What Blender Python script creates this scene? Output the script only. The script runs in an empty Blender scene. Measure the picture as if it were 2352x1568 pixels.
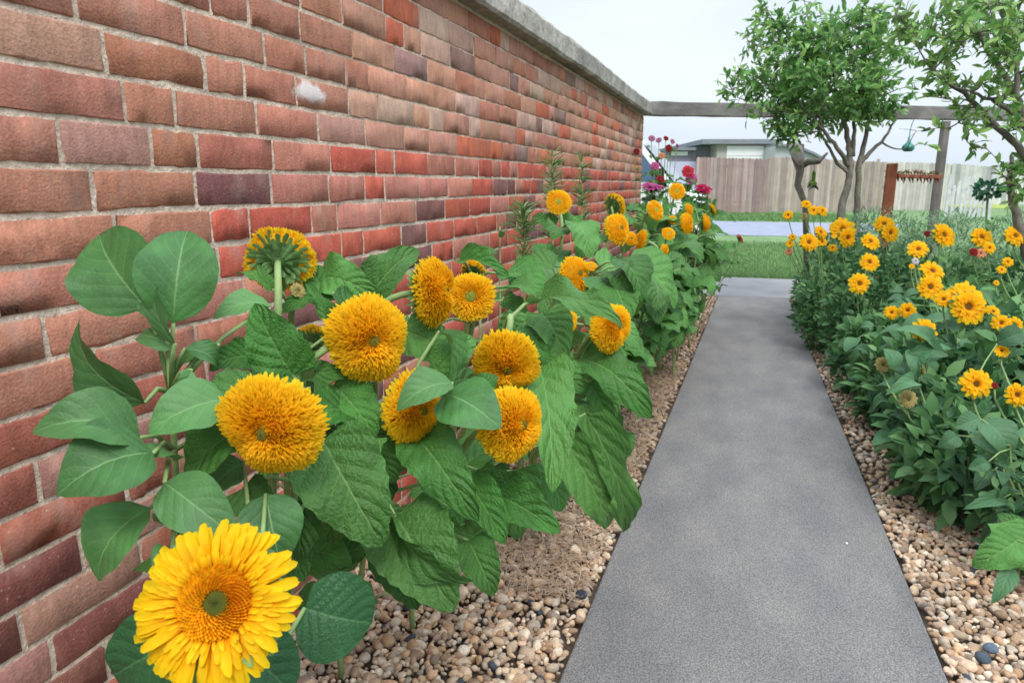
import bpy, math, random
import numpy as np
from mathutils import Vector, Matrix
R = math.radians
random.seed(7); rng = np.random.default_rng(7)
scn = bpy.context.scene
C = scn.collection

# ------------------------------------------------------------ camera, sky, sun, exposure
F_, TH, PS, H = 1630., R(12.42), R(18.52), 1.15
cam_d = bpy.data.cameras.new('camera'); cam = bpy.data.objects.new('camera', cam_d); C.objects.link(cam)
cam.location = (0, 0, H); cam.rotation_euler = (R(90) - TH, 0, PS)
cam_d.sensor_width = 36; cam_d.lens = 36 * F_ / 2352; cam_d.clip_start = .03; cam_d.clip_end = 3000
cam_d.dof.use_dof = True; cam_d.dof.focus_distance = 1.25; cam_d.dof.aperture_fstop = 13
scn.camera = cam
SUN_EL, SUN_AZ = R(52), R(150)      # azimuth clockwise from +Y
w = bpy.data.worlds.new('World'); scn.world = w; w.use_nodes = True
nt = w.node_tree; nt.nodes.clear(); N = nt.nodes.new; L = nt.links.new
out = N('ShaderNodeOutputWorld'); bg = N('ShaderNodeBackground')
sky = N('ShaderNodeTexSky'); sky.sky_type = 'NISHITA'; sky.sun_disc = False
sky.sun_elevation = SUN_EL; sky.sun_rotation = SUN_AZ; sky.dust_density = 4; sky.air_density = 1.5
tc = N('ShaderNodeTexCoord'); sep = N('ShaderNodeSeparateXYZ'); L(tc.outputs['Generated'], sep.inputs[0])
mp = N('ShaderNodeMapping'); mp.inputs['Scale'].default_value = (1, 1, 4); L(tc.outputs['Generated'], mp.inputs[0])
nz = N('ShaderNodeTexNoise'); nz.inputs['Scale'].default_value = 1.6; nz.inputs['Detail'].default_value = 5; L(mp.outputs[0], nz.inputs[0])
cl = N('ShaderNodeValToRGB'); cl.color_ramp.elements[0].position = .35; cl.color_ramp.elements[1].position = .7
cl.color_ramp.elements[0].color = (4.4, 5.15, 6.0, 1); cl.color_ramp.elements[1].color = (5.9, 6.4, 7.0, 1); L(nz.outputs[0], cl.inputs[0])
zr = N('ShaderNodeMapRange'); zr.inputs['From Min'].default_value = .3; zr.inputs['From Max'].default_value = .9
zr.inputs['To Min'].default_value = 1.12; zr.inputs['To Max'].default_value = 2.8; L(sep.outputs[2], zr.inputs[0])
ov = N('ShaderNodeVectorMath'); ov.operation = 'SCALE'; L(cl.outputs[0], ov.inputs[0]); L(zr.outputs[0], ov.inputs['Scale'])
mx = N('ShaderNodeMix'); mx.data_type = 'RGBA'; mx.inputs[0].default_value = .9
L(sky.outputs[0], mx.inputs[6]); L(ov.outputs[0], mx.inputs[7]); L(mx.outputs[2], bg.inputs[0]); bg.inputs[1].default_value = .105
L(bg.outputs[0], out.inputs[0])
sd = bpy.data.lights.new('sun', 'SUN'); so = bpy.data.objects.new('sun', sd); C.objects.link(so)
sd.energy = 1.5; sd.angle = R(18); sd.color = (1, .96, .9)
sdir = Vector((math.sin(SUN_AZ) * math.cos(SUN_EL), math.cos(SUN_AZ) * math.cos(SUN_EL), math.sin(SUN_EL)))
so.rotation_euler = sdir.to_track_quat('Z', 'Y').to_euler()
scn.view_settings.view_transform = 'Standard'; scn.view_settings.look = 'None'
scn.view_settings.exposure = 0.5; scn.view_settings.gamma = 1
scn.cycles.max_bounces = 6; scn.cycles.transparent_max_bounces = 8

# ------------------------------------------------------------ measuring helpers (photo point + distance -> place in the world)
FW = Vector((-math.sin(PS) * math.cos(TH), math.cos(PS) * math.cos(TH), -math.sin(TH)))
RT = Vector((math.cos(PS), math.sin(PS), 0)); UP = Vector((-math.sin(PS) * math.sin(TH), math.cos(PS) * math.sin(TH), math.cos(TH)))
CP = Vector((0, 0, H))
def ray(x, y): return FW + RT * ((x - 1176) / F_) - UP * ((y - 784) / F_)
def at(x, y, d): return CP + ray(x, y) * d
def gz(x, y, z=0.): r = ray(x, y); return CP + r * ((z - H) / r.z)
def pr(p):
    v = Vector(p) - CP; d = v.dot(FW)
    return 1176 + F_ * v.dot(RT) / d, 784 - F_ * v.dot(UP) / d, d
def facing(r, u, t): return (RT * r + Vector((0, 0, 1)) * u - Vector((FW.x, FW.y, FW.z)) * t).normalized()

# ------------------------------------------------------------ object helpers
def tag(o, label=None, cat=None, group=None, kind=None):
    if label: o['label'] = label
    if cat: o['category'] = cat
    if group: o['group'] = group
    if kind: o['kind'] = kind
    return o
def empty(name, loc=(0, 0, 0), label=None, cat=None, group=None):
    o = bpy.data.objects.new(name, None); o.empty_display_size = .05; C.objects.link(o); o.location = loc
    return tag(o, label, cat, group)
def link(name, me, parent=None, M=None):
    o = bpy.data.objects.new(name, me); C.objects.link(o)
    if parent: o.parent = parent
    if M is not None: o.matrix_local = M
    return o
def mesh(name, V, Fc, mats, col=None, uv=None, smooth=True, mi=None):
    """V (n,3), Fc (m,k) uniform faces; col / uv per vertex"""
    V = np.asarray(V, dtype=np.float32); Fc = np.asarray(Fc, dtype=np.int32)
    me = bpy.data.meshes.new(name); n, (m, k) = len(V), Fc.shape
    me.vertices.add(n); me.vertices.foreach_set('co', V.ravel())
    me.loops.add(m * k); me.loops.foreach_set('vertex_index', Fc.ravel())
    me.polygons.add(m); me.polygons.foreach_set('loop_start', np.arange(0, m * k, k, dtype=np.int32))
    try: me.polygons.foreach_set('loop_total', np.full(m, k, dtype=np.int32))
    except Exception: pass
    if not isinstance(mats, (list, tuple)): mats = [mats]
    for mt in mats: me.materials.append(mt)
    if mi is not None: me.polygons.foreach_set('material_index', np.asarray(mi, dtype=np.int32))
    me.update(calc_edges=True); me.validate()
    if smooth: me.polygons.foreach_set('use_smooth', np.ones(len(me.polygons), dtype=bool))
    if col is not None:
        a = me.color_attributes.new('Col', 'FLOAT_COLOR', 'POINT')
        c4 = np.ones((n, 4), dtype=np.float32); c4[:, :3] = np.asarray(col)[:, :3]; a.data.foreach_set('color', c4.ravel())
    if uv is not None:
        u = me.uv_layers.new(name='UVMap'); li = np.empty(len(me.loops), dtype=np.int32); me.loops.foreach_get('vertex_index', li)
        u.data.foreach_set('uv', np.asarray(uv, dtype=np.float32)[li].ravel())
    return me
class MB:
    """collects pieces of one mesh (quads / tris / n-gons) built from python lists"""
    def __init__(s): s.v = []; s.f = []; s.c = []; s.m = []
    def add(s, v, f, c=(1, 1, 1), m=0):
        b = len(s.v); s.v += [tuple(p) for p in v]; s.f += [tuple(i + b for i in q) for q in f]; s.c += [c] * len(v); s.m += [m] * len(f)
    def box(s, lo, hi, c=(1, 1, 1), M=None, m=0, jit=0):
        v = [Vector((x, y, z)) for x in (lo[0], hi[0]) for y in (lo[1], hi[1]) for z in (lo[2], hi[2])]
        if jit: v = [p + Vector([random.uniform(-jit, jit) for _ in range(3)]) for p in v]
        if M is not None: v = [M @ p for p in v]
        s.add(v, [(0, 1, 3, 2), (4, 6, 7, 5), (0, 4, 5, 1), (2, 3, 7, 6), (0, 2, 6, 4), (1, 5, 7, 3)], c, m)
    def tube(s, pts, rad, n=6, c=(1, 1, 1), m=0, cap=True):
        pts = [Vector(p) for p in pts]
        if not hasattr(rad, '__len__'): rad = [rad] * len(pts)
        v = []; ref = Vector((.31, .17, .93))
        for i, p in enumerate(pts):
            d = (pts[min(i + 1, len(pts) - 1)] - pts[max(i - 1, 0)])
            d = d.normalized() if d.length > 1e-9 else Vector((0, 0, 1))
            a = d.cross(ref)
            if a.length < .05: a = d.cross(Vector((1, 0, 0)))
            a.normalize(); b = d.cross(a)
            for k in range(n):
                t = 2 * math.pi * k / n; v.append(p + (a * math.cos(t) + b * math.sin(t)) * rad[i])
        f = [(i * n + k, i * n + (k + 1) % n, (i + 1) * n + (k + 1) % n, (i + 1) * n + k) for i in range(len(pts) - 1) for k in range(n)]
        if cap: f += [tuple(range(n))[::-1], tuple(range((len(pts) - 1) * n, len(pts) * n))]
        s.add(v, f, c, m)
    def lathe(s, prof, n=16, c=(1, 1, 1), o=(0, 0, 0), m=0):
        v = [(o[0] + r * math.cos(2 * math.pi * k / n), o[1] + r * math.sin(2 * math.pi * k / n), o[2] + z) for r, z in prof for k in range(n)]
        f = [(i * n + k, i * n + (k + 1) % n, (i + 1) * n + (k + 1) % n, (i + 1) * n + k) for i in range(len(prof) - 1) for k in range(n)]
        s.add(v, f, c, m)
    def me(s, name, mats, smooth=False):
        me = bpy.data.meshes.new(name); me.from_pydata(s.v, [], s.f)
        if not isinstance(mats, (list, tuple)): mats = [mats]
        for mt in mats: me.materials.append(mt)
        me.polygons.foreach_set('material_index', s.m)
        a = me.color_attributes.new('Col', 'FLOAT_COLOR', 'POINT')
        c4 = np.ones((len(s.v), 4), dtype=np.float32); c4[:, :3] = np.array(s.c); a.data.foreach_set('color', c4.ravel())
        if smooth: me.polygons.foreach_set('use_smooth', np.ones(len(me.polygons), dtype=bool))
        me.update(); return me
    def local(s, root):
        o = root.location; s.v = [(p[0] - o[0], p[1] - o[1], p[2] - o[2]) for p in s.v]; return s
    def obj(s, name, mats, parent=None, smooth=False, bevel=0):
        o = link(name, s.me(name, mats, smooth), parent)
        if bevel:
            b = o.modifiers.new('bevel', 'BEVEL'); b.width = bevel; b.segments = 2; b.limit_method = 'ANGLE'
        return o
def bez(p0, p1, p2, p3, n):
    return [p0 * (1 - t) ** 3 + p1 * 3 * t * (1 - t) ** 2 + p2 * 3 * t * t * (1 - t) + p3 * t ** 3 for t in [i / n for i in range(n + 1)]]

# ------------------------------------------------------------ materials
def mat(name, base=(.5, .5, .5), rough=.7, vcol=False, noise=None, bump=0, bscale=40, spec=.3, trans=0, objrand=0, metal=0, fine=None):
    m = bpy.data.materials.new(name); m.use_nodes = True; t = m.node_tree; n = t.nodes; l = t.links
    b = n['Principled BSDF']; b.inputs['Roughness'].default_value = rough; b.inputs['Specular IOR Level'].default_value = spec; b.inputs['Metallic'].default_value = metal
    tc = n.new('ShaderNodeTexCoord')
    if vcol:
        a = n.new('ShaderNodeVertexColor'); a.layer_name = 'Col'; cur = a.outputs[0]
    else:
        a = n.new('ShaderNodeRGB'); a.outputs[0].default_value = (*base, 1); cur = a.outputs[0]
    for nn in ([noise] if noise else []) + (fine or []):      # (scale, amount, detail[, stretch])
        z = n.new('ShaderNodeTexNoise'); z.inputs['Scale'].default_value = nn[0]; z.inputs['Detail'].default_value = nn[2]
        if len(nn) > 3:
            mpn = n.new('ShaderNodeMapping'); mpn.inputs['Scale'].default_value = nn[3]; l.new(tc.outputs['Object'], mpn.inputs[0]); l.new(mpn.outputs[0], z.inputs[0])
        else: l.new(tc.outputs['Object'], z.inputs[0])
        mr = n.new('ShaderNodeMapRange'); mr.inputs[1].default_value = .3; mr.inputs[2].default_value = .7
        mr.inputs[3].default_value = 1 - nn[1]; mr.inputs[4].default_value = 1 + nn[1]; l.new(z.outputs[0], mr.inputs[0])
        v = n.new('ShaderNodeVectorMath'); v.operation = 'SCALE'; l.new(cur, v.inputs[0]); l.new(mr.outputs[0], v.inputs['Scale']); cur = v.outputs[0]
    if objrand:
        oi = n.new('ShaderNodeObjectInfo'); hs = n.new('ShaderNodeHueSaturation')
        mr = n.new('ShaderNodeMapRange'); mr.inputs[3].default_value = 1 - objrand; mr.inputs[4].default_value = 1 + objrand
        l.new(oi.outputs['Random'], mr.inputs[0]); l.new(mr.outputs[0], hs.inputs['Value']); l.new(cur, hs.inputs['Color']); cur = hs.outputs[0]
    l.new(cur, b.inputs['Base Color'])
    if bump:
        z = n.new('ShaderNodeTexNoise'); z.inputs['Scale'].default_value = bscale; z.inputs['Detail'].default_value = 6; l.new(tc.outputs['Object'], z.inputs[0])
        bp = n.new('ShaderNodeBump'); bp.inputs['Strength'].default_value = bump; bp.inputs['Distance'].default_value = .005; l.new(z.outputs[0], bp.inputs['Height']); l.new(bp.outputs[0], b.inputs['Normal'])
    if trans:
        tr = n.new('ShaderNodeBsdfTranslucent'); l.new(cur, tr.inputs[0]); ms = n.new('ShaderNodeMixShader'); ms.inputs[0].default_value = trans
        l.new(b.outputs[0], ms.inputs[1]); l.new(tr.outputs[0], ms.inputs[2]); l.new(ms.outputs[0], n['Material Output'].inputs[0])
    return m

def leaf_material(name, base, pale, vein, rough=.5, nv=6.5, bumpv=.5, dark=None):
    m = bpy.data.materials.new(name); m.use_nodes = True; t = m.node_tree; n = t.nodes; l = t.links
    def M(op, *a):
        q = n.new('ShaderNodeMath'); q.operation = op
        for i, x in enumerate(a):
            if isinstance(x, (int, float)): q.inputs[i].default_value = x
            else: l.new(x, q.inputs[i])
        return q.outputs[0]
    def mixc(f, A, B):
        q = n.new('ShaderNodeMix'); q.data_type = 'RGBA'
        for i, x in ((0, f), (6, A), (7, B)):
            if isinstance(x, (int, float)): q.inputs[i].default_value = x
            elif isinstance(x, tuple): q.inputs[i].default_value = (*x, 1)
            else: l.new(x, q.inputs[i])
        return q.outputs[2]
    uvn = n.new('ShaderNodeUVMap'); uvn.uv_map = 'UVMap'; sp = n.new('ShaderNodeSeparateXYZ'); l.new(uvn.outputs[0], sp.inputs[0])
    u = sp.outputs[0]; v = M('ABSOLUTE', M('SUBTRACT', M('MULTIPLY', sp.outputs[1], 2.), 1.))
    tc = n.new('ShaderNodeTexCoord'); oi = n.new('ShaderNodeObjectInfo')
    z = n.new('ShaderNodeTexNoise'); z.inputs['Scale'].default_value = 7; z.inputs['Detail'].default_value = 5; l.new(tc.outputs['Object'], z.inputs[0])
    wig = M('MULTIPLY', M('SUBTRACT', z.outputs[0], .5), .14)
    s = M('ADD', M('MULTIPLY', M('SUBTRACT', u, M('MULTIPLY', M('POWER', v, 1.0), .33)), nv), wig)
    s = M('ADD', s, M('MULTIPLY', M('LESS_THAN', sp.outputs[1], .5), .5))       # veins alternate left / right
    fr = M('ABSOLUTE', M('SUBTRACT', M('FRACT', s), .5))                     # 0 on the vein
    side = M('SUBTRACT', 1., M('SMOOTH_MIN', M('MULTIPLY', fr, 16.), 1., .1))
    side = M('MAXIMUM', side, 0.)
    mid = M('MAXIMUM', M('SUBTRACT', 1., M('MULTIPLY', v, 26.)), 0.)
    vm = M('MINIMUM', M('ADD', mid, M('MULTIPLY', side, M('SUBTRACT', .42, M('MULTIPLY', v, .3)))), 1.)
    z2 = n.new('ShaderNodeTexNoise'); z2.inputs['Scale'].default_value = 3.2; z2.inputs['Detail'].default_value = 4; z2.noise_dimensions = '4D'
    l.new(tc.outputs['Object'], z2.inputs[0]); l.new(M('MULTIPLY', oi.outputs['Random'], 30.), z2.inputs['W'])
    mr = n.new('ShaderNodeMapRange'); mr.inputs[1].default_value = .38; mr.inputs[2].default_value = .66; l.new(z2.outputs[0], mr.inputs[0])
    dk = dark or tuple(x * .66 for x in base)
    c = mixc(mr.outputs[0], dk, base)
    c = mixc(M('MULTIPLY', oi.outputs['Random'], .55), c, pale)
    wn_ = n.new('ShaderNodeTexWhiteNoise'); wn_.noise_dimensions = '1D'; l.new(M('MULTIPLY', oi.outputs['Random'], 137.), wn_.inputs['W'])
    vv_ = n.new('ShaderNodeVectorMath'); vv_.operation = 'SCALE'; l.new(c, vv_.inputs[0]); l.new(M('ADD', M('MULTIPLY', wn_.outputs['Value'], .5), .62), vv_.inputs['Scale']); c = vv_.outputs[0]
    # sparse blemishes
    z3 = n.new('ShaderNodeTexNoise'); z3.inputs['Scale'].default_value = 9; z3.noise_dimensions = '4D'; l.new(tc.outputs['Object'], z3.inputs[0]); l.new(M('MULTIPLY', oi.outputs['Random'], 90.), z3.inputs['W'])
    c = mixc(M('MULTIPLY', M('GREATER_THAN', z3.outputs[0], .765), .7), c, (.16, .11, .03))
    c = mixc(M('MULTIPLY', vm, .6), c, vein)
    geo = n.new('ShaderNodeNewGeometry'); c = mixc(M('MULTIPLY', geo.outputs['Backfacing'], .55), c, pale)
    b = n['Principled BSDF']; b.inputs['Roughness'].default_value = rough; b.inputs['Specular IOR Level'].default_value = .35; l.new(c, b.inputs['Base Color'])
    # quilted relief between the veins
    q = M('ADD', M('MULTIPLY', M('SMOOTH_MIN', M('MULTIPLY', fr, 2.5), 1., .3), .8), M('MULTIPLY', M('MINIMUM', M('MULTIPLY', v, 8.), 1.), .7))
    z4 = n.new('ShaderNodeTexNoise'); z4.inputs['Scale'].default_value = 28; z4.inputs['Detail'].default_value = 5; l.new(tc.outputs['Object'], z4.inputs[0])
    hh = M('ADD', q, M('MULTIPLY', z4.outputs[0], 1.5))
    bp = n.new('ShaderNodeBump'); bp.inputs['Strength'].default_value = bumpv; bp.inputs['Distance'].default_value = .006; l.new(hh, bp.inputs['Height']); l.new(bp.outputs[0], b.inputs['Normal'])
    tr = n.new('ShaderNodeBsdfTranslucent'); l.new(c, tr.inputs[0]); ms = n.new('ShaderNodeMixShader'); ms.inputs[0].default_value = .22
    l.new(b.outputs[0], ms.inputs[1]); l.new(tr.outputs[0], ms.inputs[2]); l.new(ms.outputs[0], n['Material Output'].inputs[0])
    return m
M_leaf = leaf_material('sunflower leaf', (.078, .265, .045), (.18, .40, .10), (.28, .46, .15), rough=.42, bumpv=.65)
M_leafs = leaf_material('soft smooth leaf', (.095, .28, .075), (.19, .40, .14), (.28, .47, .19), rough=.5, bumpv=.2)
M_leafd = leaf_material('dark glossy leaf', (.03, .13, .045), (.06, .20, .07), (.14, .30, .12), rough=.33, bumpv=.35)
M_leafr = leaf_material('grey green leaf', (.075, .21, .085), (.14, .30, .14), (.16, .31, .14), rough=.5, bumpv=.25)
M_small = mat('small foliage', vcol=True, rough=.5, trans=.35, spec=.3)
M_petal = mat('petal', vcol=True, rough=.6, trans=.52, spec=.15)
M_stem = mat('stem', (.24, .35, .13), rough=.6, noise=(30, .2, 3), trans=0, bump=.2, bscale=120)
M_bract = mat('bract', (.11, .22, .06), rough=.6, noise=(60, .25, 2))
M_disc = mat('flower centre', vcol=True, rough=.8, bump=.8, bscale=260)
M_bark = mat('bark', (.15, .14, .11), rough=.9, noise=(14, .35, 6), bump=.9, bscale=45, fine=[(60, .2, 3)])
M_wood = mat('weathered timber', (.22, .21, .20), rough=.85, noise=(3, .25, 5, (1, 1, 1)), fine=[(18, .22, 6, (.12, 1, 1))], bump=.7, bscale=60)
M_post = mat('weathered post', (.17, .155, .14), rough=.9, noise=(3, .3, 5), fine=[(26, .3, 6, (1, 1, .08))], bump=.8, bscale=70)
M_rust = mat('rust red timber', (.23, .075, .04), rough=.85, noise=(9, .35, 6), fine=[(40, .2, 4, (1, 1, .2))], bump=.6, bscale=60)
M_cop = mat('coping', (.36, .34, .30), rough=.9, noise=(5, .3, 7), fine=[(32, .25, 6), (3, .18, 4, (3, .5, 3))], bump=.9, bscale=50)
M_white = mat('white paint', (.8, .8, .8), rough=.35, noise=(4, .04, 3))
M_glass = mat('tinted glass', (.07, .13, .22), rough=.08, spec=.8)
M_black = mat('black rubber', (.02, .02, .02), rough=.8)
M_fence = mat('fence board', vcol=True, rough=.85, noise=(2.5, .12, 4), fine=[(14, .2, 5, (4, 4, .15))])
M_teal = mat('teal plastic', (.03, .24, .19), rough=.4, spec=.5)
M_green = mat('dark green sheet', (.03, .12, .08), rough=.6, noise=(8, .2, 3))

def sc3(a, k): return tuple(x * k for x in a)
# ------------------------------------------------------------ ground, lawn, driveway, path
def sheet(name, pts, z, m, sub=None):
    b = MB(); b.add([(p[0], p[1], z) for p in pts], [tuple(range(len(pts)))]); o = b.obj(name, m); o['kind'] = 'structure'; return o
M_soil = mat('soil under gravel', (.13, .095, .07), rough=1, noise=(14, .4, 6), bump=1, bscale=80)
M_lawn = mat('lawn', (.15, .235, .10), rough=1, noise=(.8, .25, 6), fine=[(14, .25, 5), (70, .35, 4)], bump=1, bscale=60)
M_drive = mat('pale gravel drive', (.27, .29, .37), rough=1, noise=(3, .12, 6), fine=[(30, .2, 5)], bump=.5, bscale=40)
sheet('ground', [(-400, -60), (400, -60), (400, 900), (-400, 900)], -.03, M_soil)
sheet('lawn', [(-60, 9.42), (60, 9.42), (60, 500), (-60, 500)], -.006, M_lawn)
sheet('lawn_beside_garden', [(2.6, 5.2), (60, 5.2), (60, 9.42), (2.6, 9.42)], -.012, M_lawn)
sheet('driveway', [(-12, 17.6), (1.6, 17.6), (4.5, 24.2), (-12, 24.6)], .002, M_drive)
M_conc = bpy.data.materials.new('speckled concrete'); M_conc.use_nodes = True
def _conc():
    t = M_conc.node_tree; n = t.nodes; l = t.links; b = n['Principled BSDF']; b.inputs['Roughness'].default_value = .88; b.inputs['Specular IOR Level'].default_value = .25
    tc = n.new('ShaderNodeTexCoord')
    def nz(s, d, sc=None):
        z = n.new('ShaderNodeTexNoise'); z.inputs['Scale'].default_value = s; z.inputs['Detail'].default_value = d
        if sc:
            mpn = n.new('ShaderNodeMapping'); mpn.inputs['Scale'].default_value = sc; l.new(tc.outputs['Object'], mpn.inputs[0]); l.new(mpn.outputs[0], z.inputs[0])
        else: l.new(tc.outputs['Object'], z.inputs[0])
        return z.outputs[0]
    def ramp(src, p0, c0, p1, c1):
        r = n.new('ShaderNodeValToRGB'); e = r.color_ramp.elements; e[0].position = p0; e[0].color = (*c0, 1); e[1].position = p1; e[1].color = (*c1, 1); l.new(src, r.inputs[0]); return r.outputs[0]
    def mul(a, c):
        q = n.new('ShaderNodeMix'); q.data_type = 'RGBA'; q.blend_type = 'MULTIPLY'; q.inputs[0].default_value = 1; l.new(a, q.inputs[6]); l.new(c, q.inputs[7]); return q.outputs[2]
    c = ramp(nz(1.3, 4), .3, (.178, .174, .17), .7, (.215, .21, .205))
    c = mul(c, ramp(nz(230, 3), .32, (.55, .55, .58), .68, (1.5, 1.47, 1.43)))
    c = mul(c, ramp(nz(420, 2), .35, (.6, .6, .6), .66, (1.35, 1.35, 1.35)))
    c = mul(c, ramp(nz(6, 6, (1, .5, 1)), .35, (.85, .86, .9), .65, (1.1, 1.09, 1.06)))
    l.new(c, b.inputs['Base Color'])
    bp = n.new('ShaderNodeBump'); bp.inputs['Strength'].default_value = .5; bp.inputs['Distance'].default_value = .003; l.new(nz(200, 4), bp.inputs['Height']); l.new(bp.outputs[0], b.inputs['Normal'])
_conc()
def slab(name, pts, z0, z1, m, bev=.006):
    b = MB(); n = len(pts); b.add([(p[0], p[1], z0) for p in pts] + [(p[0], p[1], z1) for p in pts], [tuple(range(n, 2 * n))] + [(i, (i + 1) % n, n + (i + 1) % n, n + i) for i in range(n)])
    o = b.obj(name, m, bevel=bev); o['kind'] = 'structure'; return o
slab('path', [(-.385, -1), (.56, -1), (.40, 7.78), (-.29, 7.78)], -.06, .012, M_conc)
slab('path_crossing', [(-.80, 7.80), (.95, 7.80), (1.0, 9.45), (-.80, 9.40)], -.06, .008, mat('pale concrete', (.26, .255, .255), rough=.9, noise=(3, .12, 6), fine=[(120, .15, 3)], bump=.3, bscale=150))

# ------------------------------------------------------------ gravel, straw, grass (uncountable)
def ico(sub):
    import bmesh
    bm = bmesh.new(); bmesh.ops.create_icosphere(bm, subdivisions=sub, radius=1); bm.verts.ensure_lookup_table()
    v = np.array([p.co for p in bm.verts]); f = np.array([[q.index for q in p.verts] for p in bm.faces]); bm.free(); return v, f
M_peb = mat('pebble', vcol=True, rough=.9, noise=(60, .22, 4), fine=[(260, .15, 3)], bump=.35, bscale=220)
PAL = np.array([(.58, .43, .30), (.64, .50, .38), (.50, .35, .24), (.74, .64, .53), (.44, .30, .21), (.58, .38, .24), (.38, .29, .23), (.68, .50, .37), (.54, .46, .38), (.70, .58, .46)])
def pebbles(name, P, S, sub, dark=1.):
    bv, bf = ico(sub); n = len(P)
    A = rng.normal(size=(n, 3, 3)); Q, _ = np.linalg.qr(A)
    ax = np.stack([S * rng.uniform(.8, 1.35, n), S * rng.uniform(.7, 1.05, n), S * rng.uniform(.5, .85, n)], 1)
    # lumpy: low-frequency displacement
    k = rng.normal(size=(n, 3, 3)) * 1.6; ph = rng.uniform(0, 6.28, (n, 3))
    arg = np.einsum('vc,nkc->nvk', bv, k) + ph[:, None, :]
    rad = 1 + .13 * np.sin(arg).sum(2)
    V = bv[None] * rad[:, :, None] * ax[:, None, :]
    # keep them mostly flat-lying: mix random rotation with upright
    V = np.einsum('nvc,ncd->nvd', V, Q); V[:, :, 2] *= .8
    V += P[:, None, :]
    Fc = bf[None] + (np.arange(n) * len(bv))[:, None, None]
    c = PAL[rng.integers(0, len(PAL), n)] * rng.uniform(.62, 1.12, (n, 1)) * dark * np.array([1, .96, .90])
    dk = rng.random(n) < .012; c[dk] = (.06, .07, .09)
    col = np.repeat(c, len(bv), 0)
    me = mesh(name, V.reshape(-1, 3), Fc.reshape(-1, 3), M_peb, col=col)
    return tag(link(name, me), kind='stuff')
def scatter(x0, x1, y0, y1, sp, edge, zc=0., zj=.006):
    nx = int((x1 - x0) / sp); ny = int((y1 - y0) / sp)
    X, Y = np.meshgrid(np.arange(nx), np.arange(ny)); X = x0 + (X + .5 * (Y % 2)) * sp; Y = y0 + Y * sp
    P = np.stack([X.ravel(), Y.ravel()], 1) + rng.uniform(-.42, .42, (nx * ny, 2)) * sp
    P = P[edge(P)]; return np.concatenate([P, rng.uniform(-zj, zj, (len(P), 1)) + zc], 1)
pl = lambda y: -.385 + (y + 1) * (.095 / 8.78); prr = lambda y: .56 - (y + 1) * (.16 / 8.78)
eL = lambda P: P[:, 0] < pl(P[:, 1]) - .012
eR = lambda P: P[:, 0] > prr(P[:, 1]) + .012
P = scatter(-1.08, -.3, .95, 2.3, .0175, eL); pebbles('gravel', P, rng.choice([.007, .0115, .0165], len(P), p=[.36, .42, .22]) * rng.uniform(.75, 1.3, len(P)), 2)
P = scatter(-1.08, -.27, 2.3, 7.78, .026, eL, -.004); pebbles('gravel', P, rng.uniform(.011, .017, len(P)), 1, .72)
P = scatter(.40, 1.55, 1.25, 2.9, .0175, eR); pebbles('gravel', P, rng.choice([.008, .0115, .015], len(P), p=[.35, .42, .23]) * rng.uniform(.8, 1.2, len(P)), 2)
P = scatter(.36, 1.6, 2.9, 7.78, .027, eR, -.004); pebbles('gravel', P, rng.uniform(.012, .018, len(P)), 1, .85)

def blades(name, P, hgt, wid, cols, m, lean=.5, kind='stuff'):
    n = len(P); a = rng.uniform(0, 6.283, n); d = np.stack([np.cos(a), np.sin(a), 0 * a], 1)
    s = np.stack([-np.sin(a), np.cos(a), 0 * a], 1); h = hgt * rng.uniform(.5, 1.3, n)[:, None]; ln = lean * rng.uniform(.2, 1.3, n)[:, None]
    up = np.array([0, 0, 1.]); w_ = wid * rng.uniform(.7, 1.2, n)[:, None]
    v = np.stack([P - s * w_, P + s * w_, P + up * h * .6 + d * h * ln * .35 + s * w_ * .8, P + up * h * .6 + d * h * ln * .35 - s * w_ * .8, P + up * h * (1 - .25 * ln) + d * h * ln], 1)
    b = np.arange(n) * 5
    f = np.concatenate([np.stack([b, b + 1, b + 2], 1), np.stack([b, b + 2, b + 3], 1), np.stack([b + 3, b + 2, b + 4], 1)])
    c = np.array(cols)[rng.integers(0, len(cols), n)] * rng.uniform(.75, 1.2, (n, 1)); return tag(link(name, mesh(name, v.reshape(-1, 3), f, m, col=np.repeat(c, 5, 0), smooth=False)), kind=kind)
GR = [(.14, .27, .09), (.18, .32, .11), (.24, .35, .13), (.11, .23, .08)]
n = 42000; P = np.stack([rng.uniform(-1.6, 2.6, n), 9.42 + 6.0 * rng.random(n) ** 1.5, np.zeros(n)], 1); blades('grass', P, .055, .0035, GR, M_small)
n = 9000; P = np.stack([rng.uniform(2.3, 9, n), rng.uniform(7.4, 15, n), np.zeros(n)], 1); blades('grass', P, .16, .006, GR, M_small)
n = 9000; P = np.stack([rng.uniform(-3, 3.4, n), rng.uniform(24.6, 31, n), np.zeros(n)], 1); blades('grass', P, .10, .012, GR, M_small)
# small weeds in the left gravel strip
c0 = gz(1500, 880); n = 260; P = np.stack([rng.normal(c0.x - .05, .06, n), rng.normal(c0.y, .45, n), np.full(n, .005)], 1); P = P[P[:, 0] < pl(P[:, 1]) - .01]; blades('weeds', P, .035, .002, GR[:3], M_small, .9)
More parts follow.
